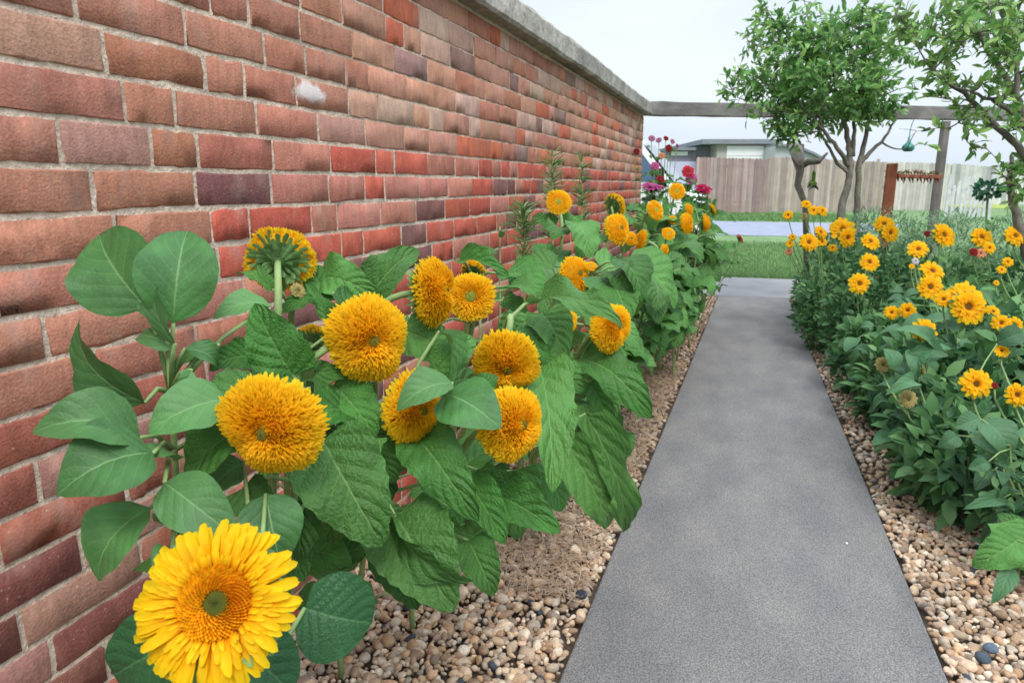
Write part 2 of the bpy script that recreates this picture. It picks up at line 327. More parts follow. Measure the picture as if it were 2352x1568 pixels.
# dry straw on the left strip
def straw(name, n, x0, x1, y0, y1):
    v = []; 
    P = np.stack([rng.uniform(x0, x1, n), rng.uniform(y0, y1, n), rng.uniform(.010, .022, n)], 1)
    P = P[P[:, 0] < pl(P[:, 1]) - .03]; n = len(P); a = rng.uniform(0, 6.283, n); l = rng.uniform(.02, .075, n)
    d = np.stack([np.cos(a), np.sin(a), rng.uniform(-.12, .12, n)], 1) * l[:, None] * .5; s = np.stack([-np.sin(a), np.cos(a), 0 * a], 1) * .0011
    bend = s / .0011 * rng.uniform(-.012, .012, (n, 1)); up = np.array([0, 0, .0012])
    v = np.stack([P - d - s, P - d + s, P + bend + s + up, P + bend - s + up, P + d + s, P + d - s], 1); b = np.arange(n) * 6
    f = np.concatenate([np.stack([b, b + 1, b + 2, b + 3], 1), np.stack([b + 3, b + 2, b + 4, b + 5], 1)])
    c = np.array([(.46, .33, .22), (.55, .42, .30), (.34, .22, .14)])[rng.integers(0, 3, n)]
    tag(link(name, mesh(name, v.reshape(-1, 3), f, mat('straw', vcol=True, rough=.9), col=np.repeat(c, 6, 0), smooth=False)), kind='stuff')
straw('dry_straw', 9000, -.85, -.3, 1.75, 4.6)

# single stones that stand out
def stone(loc, r, c, label, nm='stone'):
    bv, bf = ico(3); v = bv * np.array([1.15, .9, .7]) * r * (1 + .06 * np.sin(bv[:, :1] * 3 + 1) + .05 * np.sin(bv[:, 1:2] * 4))
    o = link(nm, mesh(nm, v, bf, M_peb, col=np.tile(c, (len(v), 1)))); o.location = loc; o.rotation_euler = (0, 0, random.random() * 3); tag(o, label, 'stone')
def gst(x, y, r, c, label, z=.016): stone(gz(x, y, z), r, c, label)
gst(1335, 1365, .0165, (.035, .045, .06), 'black stone in the pale gravel left of the path')
gst(2275, 1488, .017, (.11, .15, .20), 'blue grey oval pebble, lighter of the two in the right hand gravel')
gst(2258, 1510, .018, (.07, .095, .12), 'dark slate pebble touching the blue grey one in the right gravel')
gst(2255, 1200, .024, (.52, .26, .13), 'large orange brown stone under the right hand plants', .02)
gst(1945, 1247, .0045, (.75, .72, .66), 'tiny white stone lying alone on the concrete path', .014)

# ------------------------------------------------------------ brick wall with coping
XW, YE, CH = -1.09, 7.35, .0783
wall = empty('brick_wall', (XW, 3.5, 0), 'long red brick wall with pale mortar and grey weathered coping', 'wall')
def brick_mat():
    m = bpy.data.materials.new('brick'); m.use_nodes = True; t = m.node_tree; n = t.nodes; l = t.links; b = n['Principled BSDF']; b.inputs['Roughness'].default_value = .85; b.inputs['Specular IOR Level'].default_value = .2
    a = n.new('ShaderNodeVertexColor'); a.layer_name = 'Col'; tc = n.new('ShaderNodeTexCoord')
    def nz(s, d, sc=None, rough=.5):
        z = n.new('ShaderNodeTexNoise'); z.inputs['Scale'].default_value = s; z.inputs['Detail'].default_value = d; z.inputs['Roughness'].default_value = rough
        if sc:
            mpn = n.new('ShaderNodeMapping'); mpn.inputs['Scale'].default_value = sc; l.new(tc.outputs['Object'], mpn.inputs[0]); l.new(mpn.outputs[0], z.inputs[0])
        else: l.new(tc.outputs['Object'], z.inputs[0])
        return z.outputs[0]
    def mr(s, a0, a1, b0, b1):
        q = n.new('ShaderNodeMapRange'); q.inputs[1].default_value = a0; q.inputs[2].default_value = a1; q.inputs[3].default_value = b0; q.inputs[4].default_value = b1; l.new(s, q.inputs[0]); return q.outputs[0]
    def mix(f, A, B):
        q = n.new('ShaderNodeMix'); q.data_type = 'RGBA'; l.new(f, q.inputs[0]); 
        for i, x in ((6, A), (7, B)):
            if isinstance(x, tuple): q.inputs[i].default_value = (*x, 1)
            else: l.new(x, q.inputs[i])
        return q.outputs[2]
    def mulf(A, f):
        v = n.new('ShaderNodeVectorMath'); v.operation = 'SCALE'; l.new(A, v.inputs[0]); l.new(f, v.inputs['Scale']); return v.outputs[0]
    c = a.outputs[0]
    c = mulf(c, mr(nz(9, 6, None, .65), .3, .7, .85, 1.14))
    c = mulf(c, mr(nz(55, 5, (1, 1, .35), .6), .3, .7, .82, 1.16)); c = mulf(c, mr(nz(190, 4), .3, .7, .86, 1.14))
    c = mix(mr(nz(7.3, 5, (1, 1.6, .8), .6), .60, .75, 0, .5), c, (.20, .10, .085))      # burnt patches
    c = mix(mr(nz(11.7, 5, (1, 1, .5), .55), .55, .8, 0, .45), c, (.50, .36, .29))        # lime bloom
    c = mix(mr(nz(150, 3), .66, .72, 0, .6), c, (.60, .42, .30))                          # specks
    c = mix(mr(nz(120, 3), .30, .25, 0, .6), c, (.05, .03, .03))                          # pits
    c = mulf(c, mr(nz(1.3, 4, (1, 1, .8), .5), .3, .7, .86, 1.12))
    # one white smear
    p = CPR; vd = n.new('ShaderNodeVectorMath'); vd.operation = 'SUBTRACT'; l.new(tc.outputs['Object'], vd.inputs[0]); vd.inputs[1].default_value = p
    sc = n.new('ShaderNodeVectorMath'); sc.operation = 'MULTIPLY'; l.new(vd.outputs[0], sc.inputs[0]); sc.inputs[1].default_value = (0, 14, 36)
    ln = n.new('ShaderNodeVectorMath'); ln.operation = 'LENGTH'; l.new(sc.outputs[0], ln.inputs[0])
    ad = n.new('ShaderNodeMath'); ad.operation = 'ADD'; l.new(ln.outputs['Value'], ad.inputs[0]); l.new(mr(nz(22, 4), .3, .7, -.45, .45), ad.inputs[1])
    c = mix(mr(ad.outputs[0], .55, 1.05, .9, 0), c, (.75, .70, .68))
    l.new(c, b.inputs['Base Color'])
    hb = n.new('ShaderNodeMath'); hb.operation = 'ADD'; l.new(nz(45, 7, None, .65), hb.inputs[0]); l.new(nz(190, 3), hb.inputs[1])
    bp = n.new('ShaderNodeBump'); bp.inputs['Strength'].default_value = .6; bp.inputs['Distance'].default_value = .003; l.new(hb.outputs[0], bp.inputs['Height']); l.new(bp.outputs[0], b.inputs['Normal'])
    return m
r_ = ray(712, 212); pw = CP + r_ * (XW / r_.x); CPR = (0, pw.y - 3.5, pw.z)
M_brick = brick_mat()
M_mort = mat('mortar', (.60, .49, .385), rough=.95, noise=(13, .22, 6), fine=[(70, .2, 4), (250, .12, 2)], bump=1, bscale=120)
def brick_colour(y, z):
    q = random.random(); low = z < 1.19; far = y > 1.35
    if low and far and y < 6.9:
        if q < .56: c = (.49, .115, .075)
        elif q < .70: c = (.44, .17, .12)
        elif q < .84: c = (.235, .105, .095)
        else: c = (.50, .21, .15)
    elif z >= 1.19 and y > 2.0:
        if q < .50: c = (.50, .255, .175)
        elif q < .68: c = (.46, .20, .13)
        elif q < .78: c = (.55, .16, .09)
        elif q < .85: c = (.30, .18, .15)
        else: c = (.54, .36, .27)
    elif z < .78:
        if q < .65: c = (.33, .115, .075)
        elif q < .85: c = (.22, .085, .065)
        else: c = (.36, .19, .14)
    else:
        if q < .70: c = (.45, .20, .135)
        elif q < .86: c = (.41, .17, .11)
        elif q < .92: c = (.28, .17, .14)
        else: c = (.48, .27, .20)
    k = random.uniform(.90, 1.08); c = (c[0], c[1] * .97, c[2] * .98); return (c[0] * k, c[1] * k * random.uniform(.94, 1.06), c[2] * k * random.uniform(.94, 1.06))
def brickwork(y0, y1, zt, place, gx=8, gz_=5):
    V = []; Fc = []; Cc = []; nb = 0; row = 0; z = .006
    while z < zt:
        h = min(CH, zt - z); y = y0 - random.uniform(.0, .24); 
        while y < y1:
            q = random.random(); far = y > 2.6 and z > 1.05
            Lb = .246 if q < (.45 if far else .68) else (.122 if q < .86 else .19 if q < .95 else .16)
            jt_ = .0034 if (z > 1.2 and y > 1.8) else .0056; ya, yb = max(y + jt_, y0), min(y + Lb - jt_, y1); y += Lb
            if yb - ya < .02: continue
            za, zb = z + jt_, z + h - jt_
            if zb - za < .01: break
            rec = random.uniform(-.0009, .0012); tlt = random.uniform(-.0006, .0006); worn = random.random() ** 2
            u = np.linspace(0, 1, gx); v = np.linspace(0, 1, gz_)
            U, W = np.meshgrid(u, v, indexing='ij')
            eu = np.minimum(U, 1 - U) * (yb - ya); ew = np.minimum(W, 1 - W) * (zb - za)
            # pull the first inner ring close to the edge for a bevel
            U2 = U.copy(); W2 = W.copy(); bv = .0014 + .0024 * worn
            U2[1, :] = bv / (yb - ya); U2[-2, :] = 1 - bv / (yb - ya); W2[:, 1] = bv / (zb - za); W2[:, -2] = 1 - bv / (zb - za)
            edge = ((U == 0) | (U == 1) | (W == 0) | (W == 1))
            Yp = ya + U2 * (yb - ya); Zp = za + W2 * (zb - za)
            jit = .0011 + .0014 * worn
            Yp += rng.normal(0, jit, Yp.shape) * .8; Zp += rng.normal(0, jit, Zp.shape) * np.where(U2 > 0, 1, 1)
            # round corners
            cor = ((U == 0) | (U == 1)) & ((W == 0) | (W == 1)); Yp += np.where(cor, np.where(U == 0, 1, -1) * .004 * worn, 0); Zp += np.where(cor, np.where(W == 0, 1, -1) * .004 * worn, 0)
            Xp = rec + tlt * (U - .5) * 2 + rng.normal(0, .00025, Yp.shape) - np.where(edge, .0008 + .0022 * worn, 0)
            base = nb; pts = np.stack([Xp.ravel(), Yp.ravel(), Zp.ravel()], 1)
            V.append(pts); idx = np.arange(gx * gz_).reshape(gx, gz_)
            f = np.stack([idx[:-1, :-1], idx[1:, :-1], idx[1:, 1:], idx[:-1, 1:]], -1).reshape(-1, 4); Fc.append(f + base); nb += len(pts)
            ring = list(idx[:, 0]) + list(idx[-1, 1:]) + list(idx[-2::-1, -1]) + list(idx[0, -2:0:-1])
            back = pts[ring].copy(); back[:, 0] = -.03; V.append(back); nr = len(ring); r0 = np.array(ring) + base; b0 = np.arange(nr) + nb
            Fc.append(np.stack([r0, b0, np.roll(b0, -1), np.roll(r0, -1)], 1)); nb += nr
            Cc.append(np.tile(brick_colour(y, z), (len(pts) + nr, 1)))
        z += CH; row += 1
    V = np.concatenate(V); V = np.stack(place(V), 1)
    return V, np.concatenate(Fc), np.concatenate(Cc)
V1, F1, C1 = brickwork(-.9, YE, 1.815, lambda V: (V[:, 0], V[:, 1] - 3.5, V[:, 2]))
link('brick_face', mesh('brick_face', V1, F1, M_brick, col=C1, smooth=False), wall)
V2, F2, C2 = brickwork(.02, .32, 1.815, lambda V: (-.032 + -V[:, 1] + .0, V[:, 0] + YE - 3.5 + .0, V[:, 2]))
link('brick_end', mesh('brick_end', V2, F2[:, ::-1], M_brick, col=C2), wall)
# mortar: a gently lumpy sheet behind the brick faces, on a solid core
ny, nz_ = 520, 190; yy = np.linspace(-.9, YE - .004, ny); zz = np.linspace(-.05, 1.82, nz_); Y, Z = np.meshgrid(yy - 3.5, zz, indexing='ij')
X = -.0030 + rng.normal(0, .00045, Y.shape); X[-1, :] = -.03
idx = np.arange(ny * nz_).reshape(ny, nz_); f = np.stack([idx[:-1, :-1], idx[1:, :-1], idx[1:, 1:], idx[:-1, 1:]], -1).reshape(-1, 4)
link('mortar', mesh('mortar', np.stack([X.ravel(), Y.ravel(), Z.ravel()], 1), f, M_mort), wall)
b = MB(); b.box((-.36, -.9 - 3.5, -.05), (-.012, YE - 3.5 - .008, 1.812)); b.obj('wall_core', M_mort, wall)
# coping beam: long subdivided box with worn edges
b = MB(); ys = np.linspace(-.9, YE + .09, 90)
for i in range(len(ys) - 1):
    pass
prof = [(-.40, 1.822), (.060, 1.822), (.072, 1.836), (.074, 1.925), (.060, 1.944), (-.40, 1.95)]
vv = []; 
for y in ys:
    for (x, z) in prof: vv.append((x + random.gauss(0, .0016), y - 3.5, z + random.gauss(0, .0018) + .004 * math.sin(y * 1.7)))
k = len(prof); ff = [(i * k + j, i * k + (j + 1) % k, (i + 1) * k + (j + 1) % k, (i + 1) * k + j) for i in range(len(ys) - 1) for j in range(k)]
ff += [tuple(range(k))[::-1], tuple(range((len(ys) - 1) * k, len(ys) * k))]
b.add(vv, ff); b.obj('coping', M_cop, wall)

# ------------------------------------------------------------ timber beam, post, rack, hanging feeder
def beam(pa, pb, hw, hh, name, m, parent):
    pa, pb = Vector(pa), Vector(pb); d = (pb - pa).normalized(); s = d.cross(Vector((0, 0, 1))).normalized(); u = s.cross(d)
    b = MB(); n = 24; v = []
    for i in range(n + 1):
        p = pa.lerp(pb, i / n)
        for (a, c) in ((-1, -1), (1, -1), (1, 1), (-1, 1)):
            v.append(p + s * a * hw + u * c * hh + Vector([random.gauss(0, .0025) for _ in range(3)]))
    f = [(i * 4 + j, i * 4 + (j + 1) % 4, (i + 1) * 4 + (j + 1) % 4, (i + 1) * 4 + j) for i in range(n) for j in range(4)] + [(3, 2, 1, 0), (n * 4, n * 4 + 1, n * 4 + 2, n * 4 + 3)]
    b.add(v, f); return b.obj(name, m, parent, bevel=.004)
perg = empty('pergola', gz(2160, 600), 'grey weathered timber beam on a post running from the wall end', 'pergola')
def rel(o, *ps): return [Vector(p) - Vector(o.location) for p in ps]
a_, b_ = rel(perg, at(1478, 250, 7.25), at(2420, 264, 7.6)); beam(a_, b_, .06, .066, 'beam', M_wood, perg)
pt = at(2172, 279, 7.5); pb = Vector((pt.x, pt.y, -.02)); 
b = MB(); b.tube(rel(perg, *[pb.lerp(pt, t) + Vector((random.gauss(0, .004), 0, 0)) for t in (0, .2, .4, .6, .8, 1)]), [.056, .054, .051, .05, .048, .047], 10); b.obj('post', M_post, perg, smooth=True)

rack = empty('planter_rack', gz(2048, 600), 'rust red post with a spiky rust red rail holding small plants', 'rack')
pt = at(2049, 376, 7.1); b = MB(); b.box((-.045, -.045, 0), (.045, .045, pt.z), jit=.006); o = b.obj('post', M_rust, rack, bevel=.006); rack.location = (pt.x, pt.y, 0)
p0, p1 = rel(rack, at(2058, 404, 7.1), at(2160, 407, 7.35)); beam(p0, p1, .03, .018, 'rail', M_rust, rack)
b = MB()
for i in range(12):
    p = p0.lerp(p1, (i + .5) / 12) + Vector((random.uniform(-.01, .01), 0, -.015)); b.tube([p, p + Vector((.004, 0, -.02)), p + Vector((random.uniform(-.01, .02), 0, -random.uniform(.03, .07)))], [.012, .009, .002], 6)
for i in range(9):
    p = Vector((-.045, random.uniform(-.03, .03), random.uniform(.9, pt.z - .02))); b.tube([p, p + Vector((-.02, 0, .004))], [.006, .002], 5)
b.obj('spike', M_rust, rack)
b = MB()
for i in range(16):
    p = p0.lerp(p1, (i + .5) / 16) + Vector((0, 0, .018)); hgt = random.uniform(.02, .055)
    for k in range(5):
        a = random.random() * 6.28; b.tube([p, p + Vector((math.cos(a) * .012, math.sin(a) * .012, hgt * .6)), p + Vector((math.cos(a) * .03, math.sin(a) * .03, hgt))], [.004, .006, .001], 4, random.choice([(.20, .28, .10), (.34, .30, .12), (.30, .12, .08)]))
b.obj('succulent_row', M_small, rack)

fp = at(2086, 338, 6.9); feeder = empty('hanging_feeder', fp, 'teal gourd shaped feeder hanging on a wire below the beam', 'feeder')
rr = 13.5 / F_ * 6.9
b = MB(); b.lathe([(.001, -rr * .75), (rr * .6, -rr * .72), (rr * .95, -rr * .4), (rr, -rr * .05), (rr * .85, rr * .3), (rr * .45, rr * .62), (rr * .2, rr * 1.1), (rr * .1, rr * 1.9), (.001, rr * 1.95)], 20); b.obj('feeder_body', M_teal, feeder, smooth=True)
tp = Vector((.02, 0, (338 - 277) / F_ * 6.9)); b = MB(); b.tube(bez(Vector((0, 0, rr * 1.8)), Vector((.0, 0, rr * 4)), tp * .8, tp, 8), .004, 5, m=0); b.obj('hanging_wire', M_teal, feeder)
b = MB(); b.lathe([(.001, .002), (rr * .32, 0), (rr * .34, -.01), (.001, -.012)], 14, o=(-rr * .35, -rr * .86, -rr * .25)); b.obj('feeding_hole', M_black, feeder)

# ------------------------------------------------------------ fences, house, shelter, van far behind
def fence(x0, x1, ytop0, ytop1, ybase, label, cols, bw=.14, dz=0, thick=.02, dips=True):
    A, B = gz(x0, ybase), gz(x1, ybase); A.z = B.z = 0; dA = (A - CP).dot(FW); dB = (B - CP).dot(FW)
    hA, hB = at(x0, ytop0, dA).z, at(x1, ytop1, dB).z
    root = empty('board_fence', A, label, 'fence', 'board fences across the lawn'); d = B - A; Ln = d.length; d.normalize(); s = Vector((-d.y, d.x, 0))
    b = MB(); n = int(Ln / bw)
    for i in range(n):
        t0, t1 = i * Ln / n, (i + 1) * Ln / n - .012; hh = hA + (hB - hA) * i / n + random.gauss(0, .007); c = sc3(random.choice(cols), random.uniform(.8, 1.15))
        off = s * random.gauss(0, .004); p, q = d * t0 + off, d * t1 + off; e = s * thick; g = (q - p) * .25
        top = lambda v, z: v + Vector((0, 0, z))
        fr = [top(p, 0), top(q, 0), top(q, hh - .04), top(q - g, hh), top(p + g, hh), top(p, hh - .04)]
        bk = [v + e for v in fr]; b.add(fr + bk, [(0, 1, 2, 3, 4, 5), (11, 10, 9, 8, 7, 6)] + [(j, j + 6, (j + 1) % 6 + 6, (j + 1) % 6) for j in range(6)], c)
    b.obj('board_panel', M_fence, root)
    for zf in (.2, .85):
        b = MB(); z = hA * zf; p, q = s * (thick + .03) + Vector((0, 0, z)), d * Ln + s * (thick + .03) + Vector((0, 0, hB * zf)); b.tube([p, q], .04, 4, cols[0]); b.obj('rail', M_fence, root)
    for i in range(int(Ln / 2.4) + 1):
        p = d * min(i * 2.4 + .06, Ln - .06) + s * (thick + .11); b = MB(); b.box((p.x - .05, p.y - .05, -.02), (p.x + .05, p.y + .05, hA * .96), cols[0]); b.obj('fence_post', M_fence, root)
fence(1594, 1757, 362, 366, 489, 'pinkish brown board fence nearest the house, its base lower than the next', [(.33, .23, .21), (.40, .29, .27), (.29, .21, .20), (.43, .33, .31)])
fence(1757, 2042, 361, 374, 486, 'tan board fence behind the bushy tree, from the gap to the rust red post', [(.37, .30, .25), (.43, .36, .31), (.33, .27, .24)])
fence(2044, 2172, 372, 377, 483, 'pale grey board fence seen under the rust red rail', [(.50, .48, .43), (.56, .53, .48), (.45, .43, .39)], bw=.16)
fence(2176, 2500, 376, 404, 470, 'far pale grey board fence right of the timber post', [(.50, .50, .48), (.56, .56, .55), (.40, .41, .41)], bw=.26)
sheet('sunlit_verge', [gz(2176, 474), gz(2330, 480), gz(2330, 472), gz(2176, 463)], .004, mat('sunlit verge', (.30, .36, .08), rough=1, noise=(2, .3, 4)))  # strip of sunlit grass, the sunlight painted in as brighter yellow green

M_hw = mat('house wall', (.42, .40, .38), rough=.9, noise=(2, .1, 3)); M_mauve = mat('mauve wall', (.24, .23, .29), rough=.9, noise=(2, .1, 3)); M_roof = mat('flat roof edge', (.22, .24, .27), rough=.8, noise=(2, .12, 3)); M_lav = mat('lavender wall', (.50, .50, .66), rough=.9)
D0 = 40.
house = empty('house', gz(1700, 472), 'low flat roofed house with white garage door behind the fence', 'house'); house.location = at(1640, 425, D0); house.location.z = 0
hx = Vector((math.cos(PS), math.sin(PS), 0)); hy = Vector((-math.sin(PS), math.cos(PS), 0)); HM = Matrix(((hx.x, hy.x, 0, 0), (hx.y, hy.y, 0, 0), (0, 0, 1, 0), (0, 0, 0, 1)))
def PX(x): return (x - 1640) / F_ * D0
def PZ(y): return at(1640, y, D0).z
def hbox(name, x0, x1, y1, y0, d0, d1, m, z0=None, parent=house):
    b = MB(); b.box((PX(x0), d0, PZ(y0) if z0 is None else z0), (PX(x1), d1, PZ(y1)), M=HM); return b.obj(name, m, parent)
hbox('wall', 1642, 1772, 333, 0, 0, 8, M_hw, 0)
hbox('wall', 1608, 1641, 334, 0, 1.4, 8, M_mauve, 0)
hbox('wall', 1536, 1607, 345, 0, 1.2, 7, M_mauve, 0)
hbox('lavender_wall', 1536, 1612, 370, 0, 1.05, 1.19, M_lav, 0)
hbox('roof', 1604, 1786, 322, 332.6, -.35, 8.4, M_roof)
hbox('roof', 1534, 1603, 338, 344.6, .8, 7.4, M_roof)
gd = hbox('garage_door', 1664, 1770, 336.5, 0, -.06, -.003, M_white, .02)
for k in range(5): 
    b = MB(); z = PZ(336.5) - .55 * (k + 1); b.box((PX(1664), -.066, z), (PX(1770), -.061, z + .03), M=HM); b.obj('panel_joint', M_hw, gd)
wn = hbox('window', 1549, 1587, 346.5, 356, 1.12, 1.198, M_white); 
# curved grey shelter right of the house
sh = empty('curved_shelter', at(1800, 425, 38), 'grey shelter with a curved sloping roof right of the flat roofed house', 'shelter'); sh.location.z = 0
k_ = 38 / F_; zt = at(1800, 331, 38).z; n = 14; prof = []
for i in range(n + 1):
    t = i / n; prof.append(((1778 - 1800 + 134 * t) * k_, zt - (46 * k_) * t ** 2.0))
b = MB(); v = []
for (x, z) in prof:
    for dy in (0, 6): v.append(HM @ Vector((x, dy, z)))
for (x, z) in prof:
    for dy in (0, 6): v.append(HM @ Vector((x, dy, z - .12)))
m2 = 2 * (n + 1); f = []
for i in range(n): f += [(2 * i, 2 * i + 2, 2 * i + 3, 2 * i + 1), (m2 + 2 * i, m2 + 2 * i + 1, m2 + 2 * i + 3, m2 + 2 * i + 2), (2 * i, m2 + 2 * i, m2 + 2 * i + 2, 2 * i + 2), (2 * i + 1, 2 * i + 3, m2 + 2 * i + 3, m2 + 2 * i + 1)]
f += [(0, 1, m2 + 1, m2), (2 * n, m2 + 2 * n, m2 + 2 * n + 1, 2 * n + 1)]
b.add(v, f); b.obj('roof', M_roof, sh, smooth=False)
M_shg = mat('grey translucent sheet', (.45, .47, .47), rough=.6, noise=(1, .1, 3)); b = MB(); v = []
for (x, z) in prof:
    v += [HM @ Vector((x, .25, z - .125)), HM @ Vector((x, .25, 0)), HM @ Vector((x, 5.7, z - .125)), HM @ Vector((x, 5.7, 0))]
f = []
for i in range(n): f += [(4 * i, 4 * i + 4, 4 * i + 5, 4 * i + 1), (4 * i + 2, 4 * i + 3, 4 * i + 7, 4 * i + 6)]
f += [(0, 1, 3, 2), (4 * n, 4 * n + 2, 4 * n + 3, 4 * n + 1)]
b.add(v, f); b.obj('wall', M_shg, sh)

# white van beyond the wall end, facing right
van = empty('van', (0, 0, 0), 'white van with blue tinted windows parked beyond the end of the brick wall', 'van')
nose = at(1606, 500, 10.2); van.location = (nose.x, nose.y, 0)
vp = [(0, .35), (0, .72), (-.05, .98), (-.30, 1.10), (-.42, 1.18), (-.92, 1.78), (-1.12, 1.90), (-1.5, 1.94), (-4.4, 1.94), (-4.6, 1.8), (-4.68, 1.1), (-4.7, .35)]
def prism(prof, y0, y1, name, m, parent, bev=0, inset=None):
    b = MB(); n = len(prof); yo = inset or 0
    b.add([(x, y0, z) for x, z in prof] + [(x, y1, z) for x, z in prof], [tuple(range(n)), tuple(range(2 * n - 1, n - 1, -1))] + [(i, i + n, (i + 1) % n + n, (i + 1) % n) for i in range(n)])
    return b.obj(name, m, parent, bevel=bev)
prism(vp, 0, 1.85, 'body', M_white, van, .05)
prism([(-.53, 1.2), (-1.12, 1.2), (-1.12, 1.80), (-1.02, 1.80)], -.012, -.001, 'side_window', M_glass, van)
prism([(-1.24, 1.2), (-2.2, 1.2), (-2.2, 1.82), (-1.24, 1.82)], -.012, -.001, 'side_window', M_glass, van)
b = MB(); b.add([(-.385, .12, 1.19), (-.385, 1.73, 1.19), (-.87, 1.62, 1.775), (-.87, .23, 1.775)], [(0, 1, 2, 3)]); b.obj('windscreen', M_glass, van)
for x in (-.85, -3.75):
    b = MB(); b.lathe([(.001, 0), (.33, 0), (.36, .03), (.36, .19), (.33, .22), (.001, .22)], 24); wv = b.me('wheel', M_black, True); wo = link('wheel', wv, van); wo.rotation_euler = (R(90), 0, 0); wo.location = (x, .2, .35)
    b = MB(); b.lathe([(.001, -.012), (.2, -.012), (.21, .0)], 20); rm = b.obj('rim', M_hw, wo); rm.location = (0, 0, .234)
b = MB(); b.box((-.62, -.2, 1.15), (-.52, -.05, 1.38)); b.tube([(-.57, -.06, 1.2), (-.57, .0, 1.18)], .02, 6); b.obj('wing_mirror', M_black, van, bevel=.02)
prism([(-1.02, .5), (-2.15, .5), (-2.15, 1.12), (-.85, 1.12)], -.006, -.001, 'door', M_white, van)
b = MB(); b.box((-.04, .15, .68), (.012, .5, .88)); b.obj('headlight', M_glass, van, bevel=.01)

# driftwood with animal-skull-shaped top, hanging green plant, white garden furniture, green leaf-shaped stake
dw = empty('driftwood_stump', (0, 0, 0), 'twisted driftwood trunk with a broad pale grey top in front of the tan fence', 'driftwood')
d = 7.4; g = at(1862, 600, d); dw.location = (g.x, g.y, 0)
P = rel(dw, Vector((g.x, g.y, -.02)), at(1850, 470, d), at(1832, 425, d), at(1838, 392, d), at(1832, 362, d), at(1830, 335, d)); b = MB(); b.tube(P, [.03, .03, .034, .04, .06, .075], 9)
P = rel(dw, at(1838, 385, d), at(1856, 372, d), at(1880, 372, d - .05), at(1900, 352, d)); b.tube(P, [.03, .036, .026, .012], 7)
b.obj('trunk', M_bark, dw, smooth=True)
b = MB(); P = rel(dw, at(1818, 328, d), at(1828, 345, d - .05), at(1838, 368, d - .08), at(1838, 380, d - .08)); b.tube(P, [.03, .07, .045, .02], 9); b.obj('pale_top', mat('bleached wood', (.36, .33, .30), rough=.9, noise=(12, .3, 5), bump=.6), dw, smooth=True)
hp = empty('hanging_plant', at(1872, 372, d - .06), 'small yellow green plant hanging from the driftwood arm', 'plant')
b = MB(); b.tube([(0, 0, 0), (0, 0, -.08)], .003, 4); b.obj('hanging_cord', M_bark, hp)
b = MB()
for i in range(60):
    a = random.random() * 6.28; z = -.08 - random.random() * .17; rr_ = .02 + .04 * (z < -.18); p = Vector((0, 0, z)); q = p + Vector((math.cos(a) * rr_, math.sin(a) * rr_, -.03 - random.random() * .03)); b.tube([p, (p + q) / 2 + Vector((0, 0, .01)), q], [.006, .009, .001], 4, random.choice([(.2, .34, .06), (.3, .42, .09)]) if z > -.2 else (.06, .11, .04))
b.obj('foliage', M_small, hp)
wf = empty('garden_gate', (0, 0, 0), 'weathered white picket gate in front of the far pale fence', 'gate'); d = 24.; g = at(2224, 470, d); wf.location = (g.x, g.y, 0)
M_gate = mat('worn white paint', (.58, .58, .60), rough=.7, noise=(4, .2, 4)); b = MB()
for i in range(8):
    x = -.48 + i * .137; b.box((x - .04, -.015, .08), (x + .04, .012, 1.15 + .28 * math.sin(i * .45)), jit=.01)
b.obj('pickets', M_gate, wf)
for z in (.3, .95): b = MB(); b.box((-.56, .013, z), (.56, .05, z + .09)); b.obj('rail', M_gate, wf)
for x in (-.63, .63): b = MB(); b.box((x - .05, -.04, 0), (x + .05, .06, 1.5)); b.obj('gate_post', M_gate, wf)

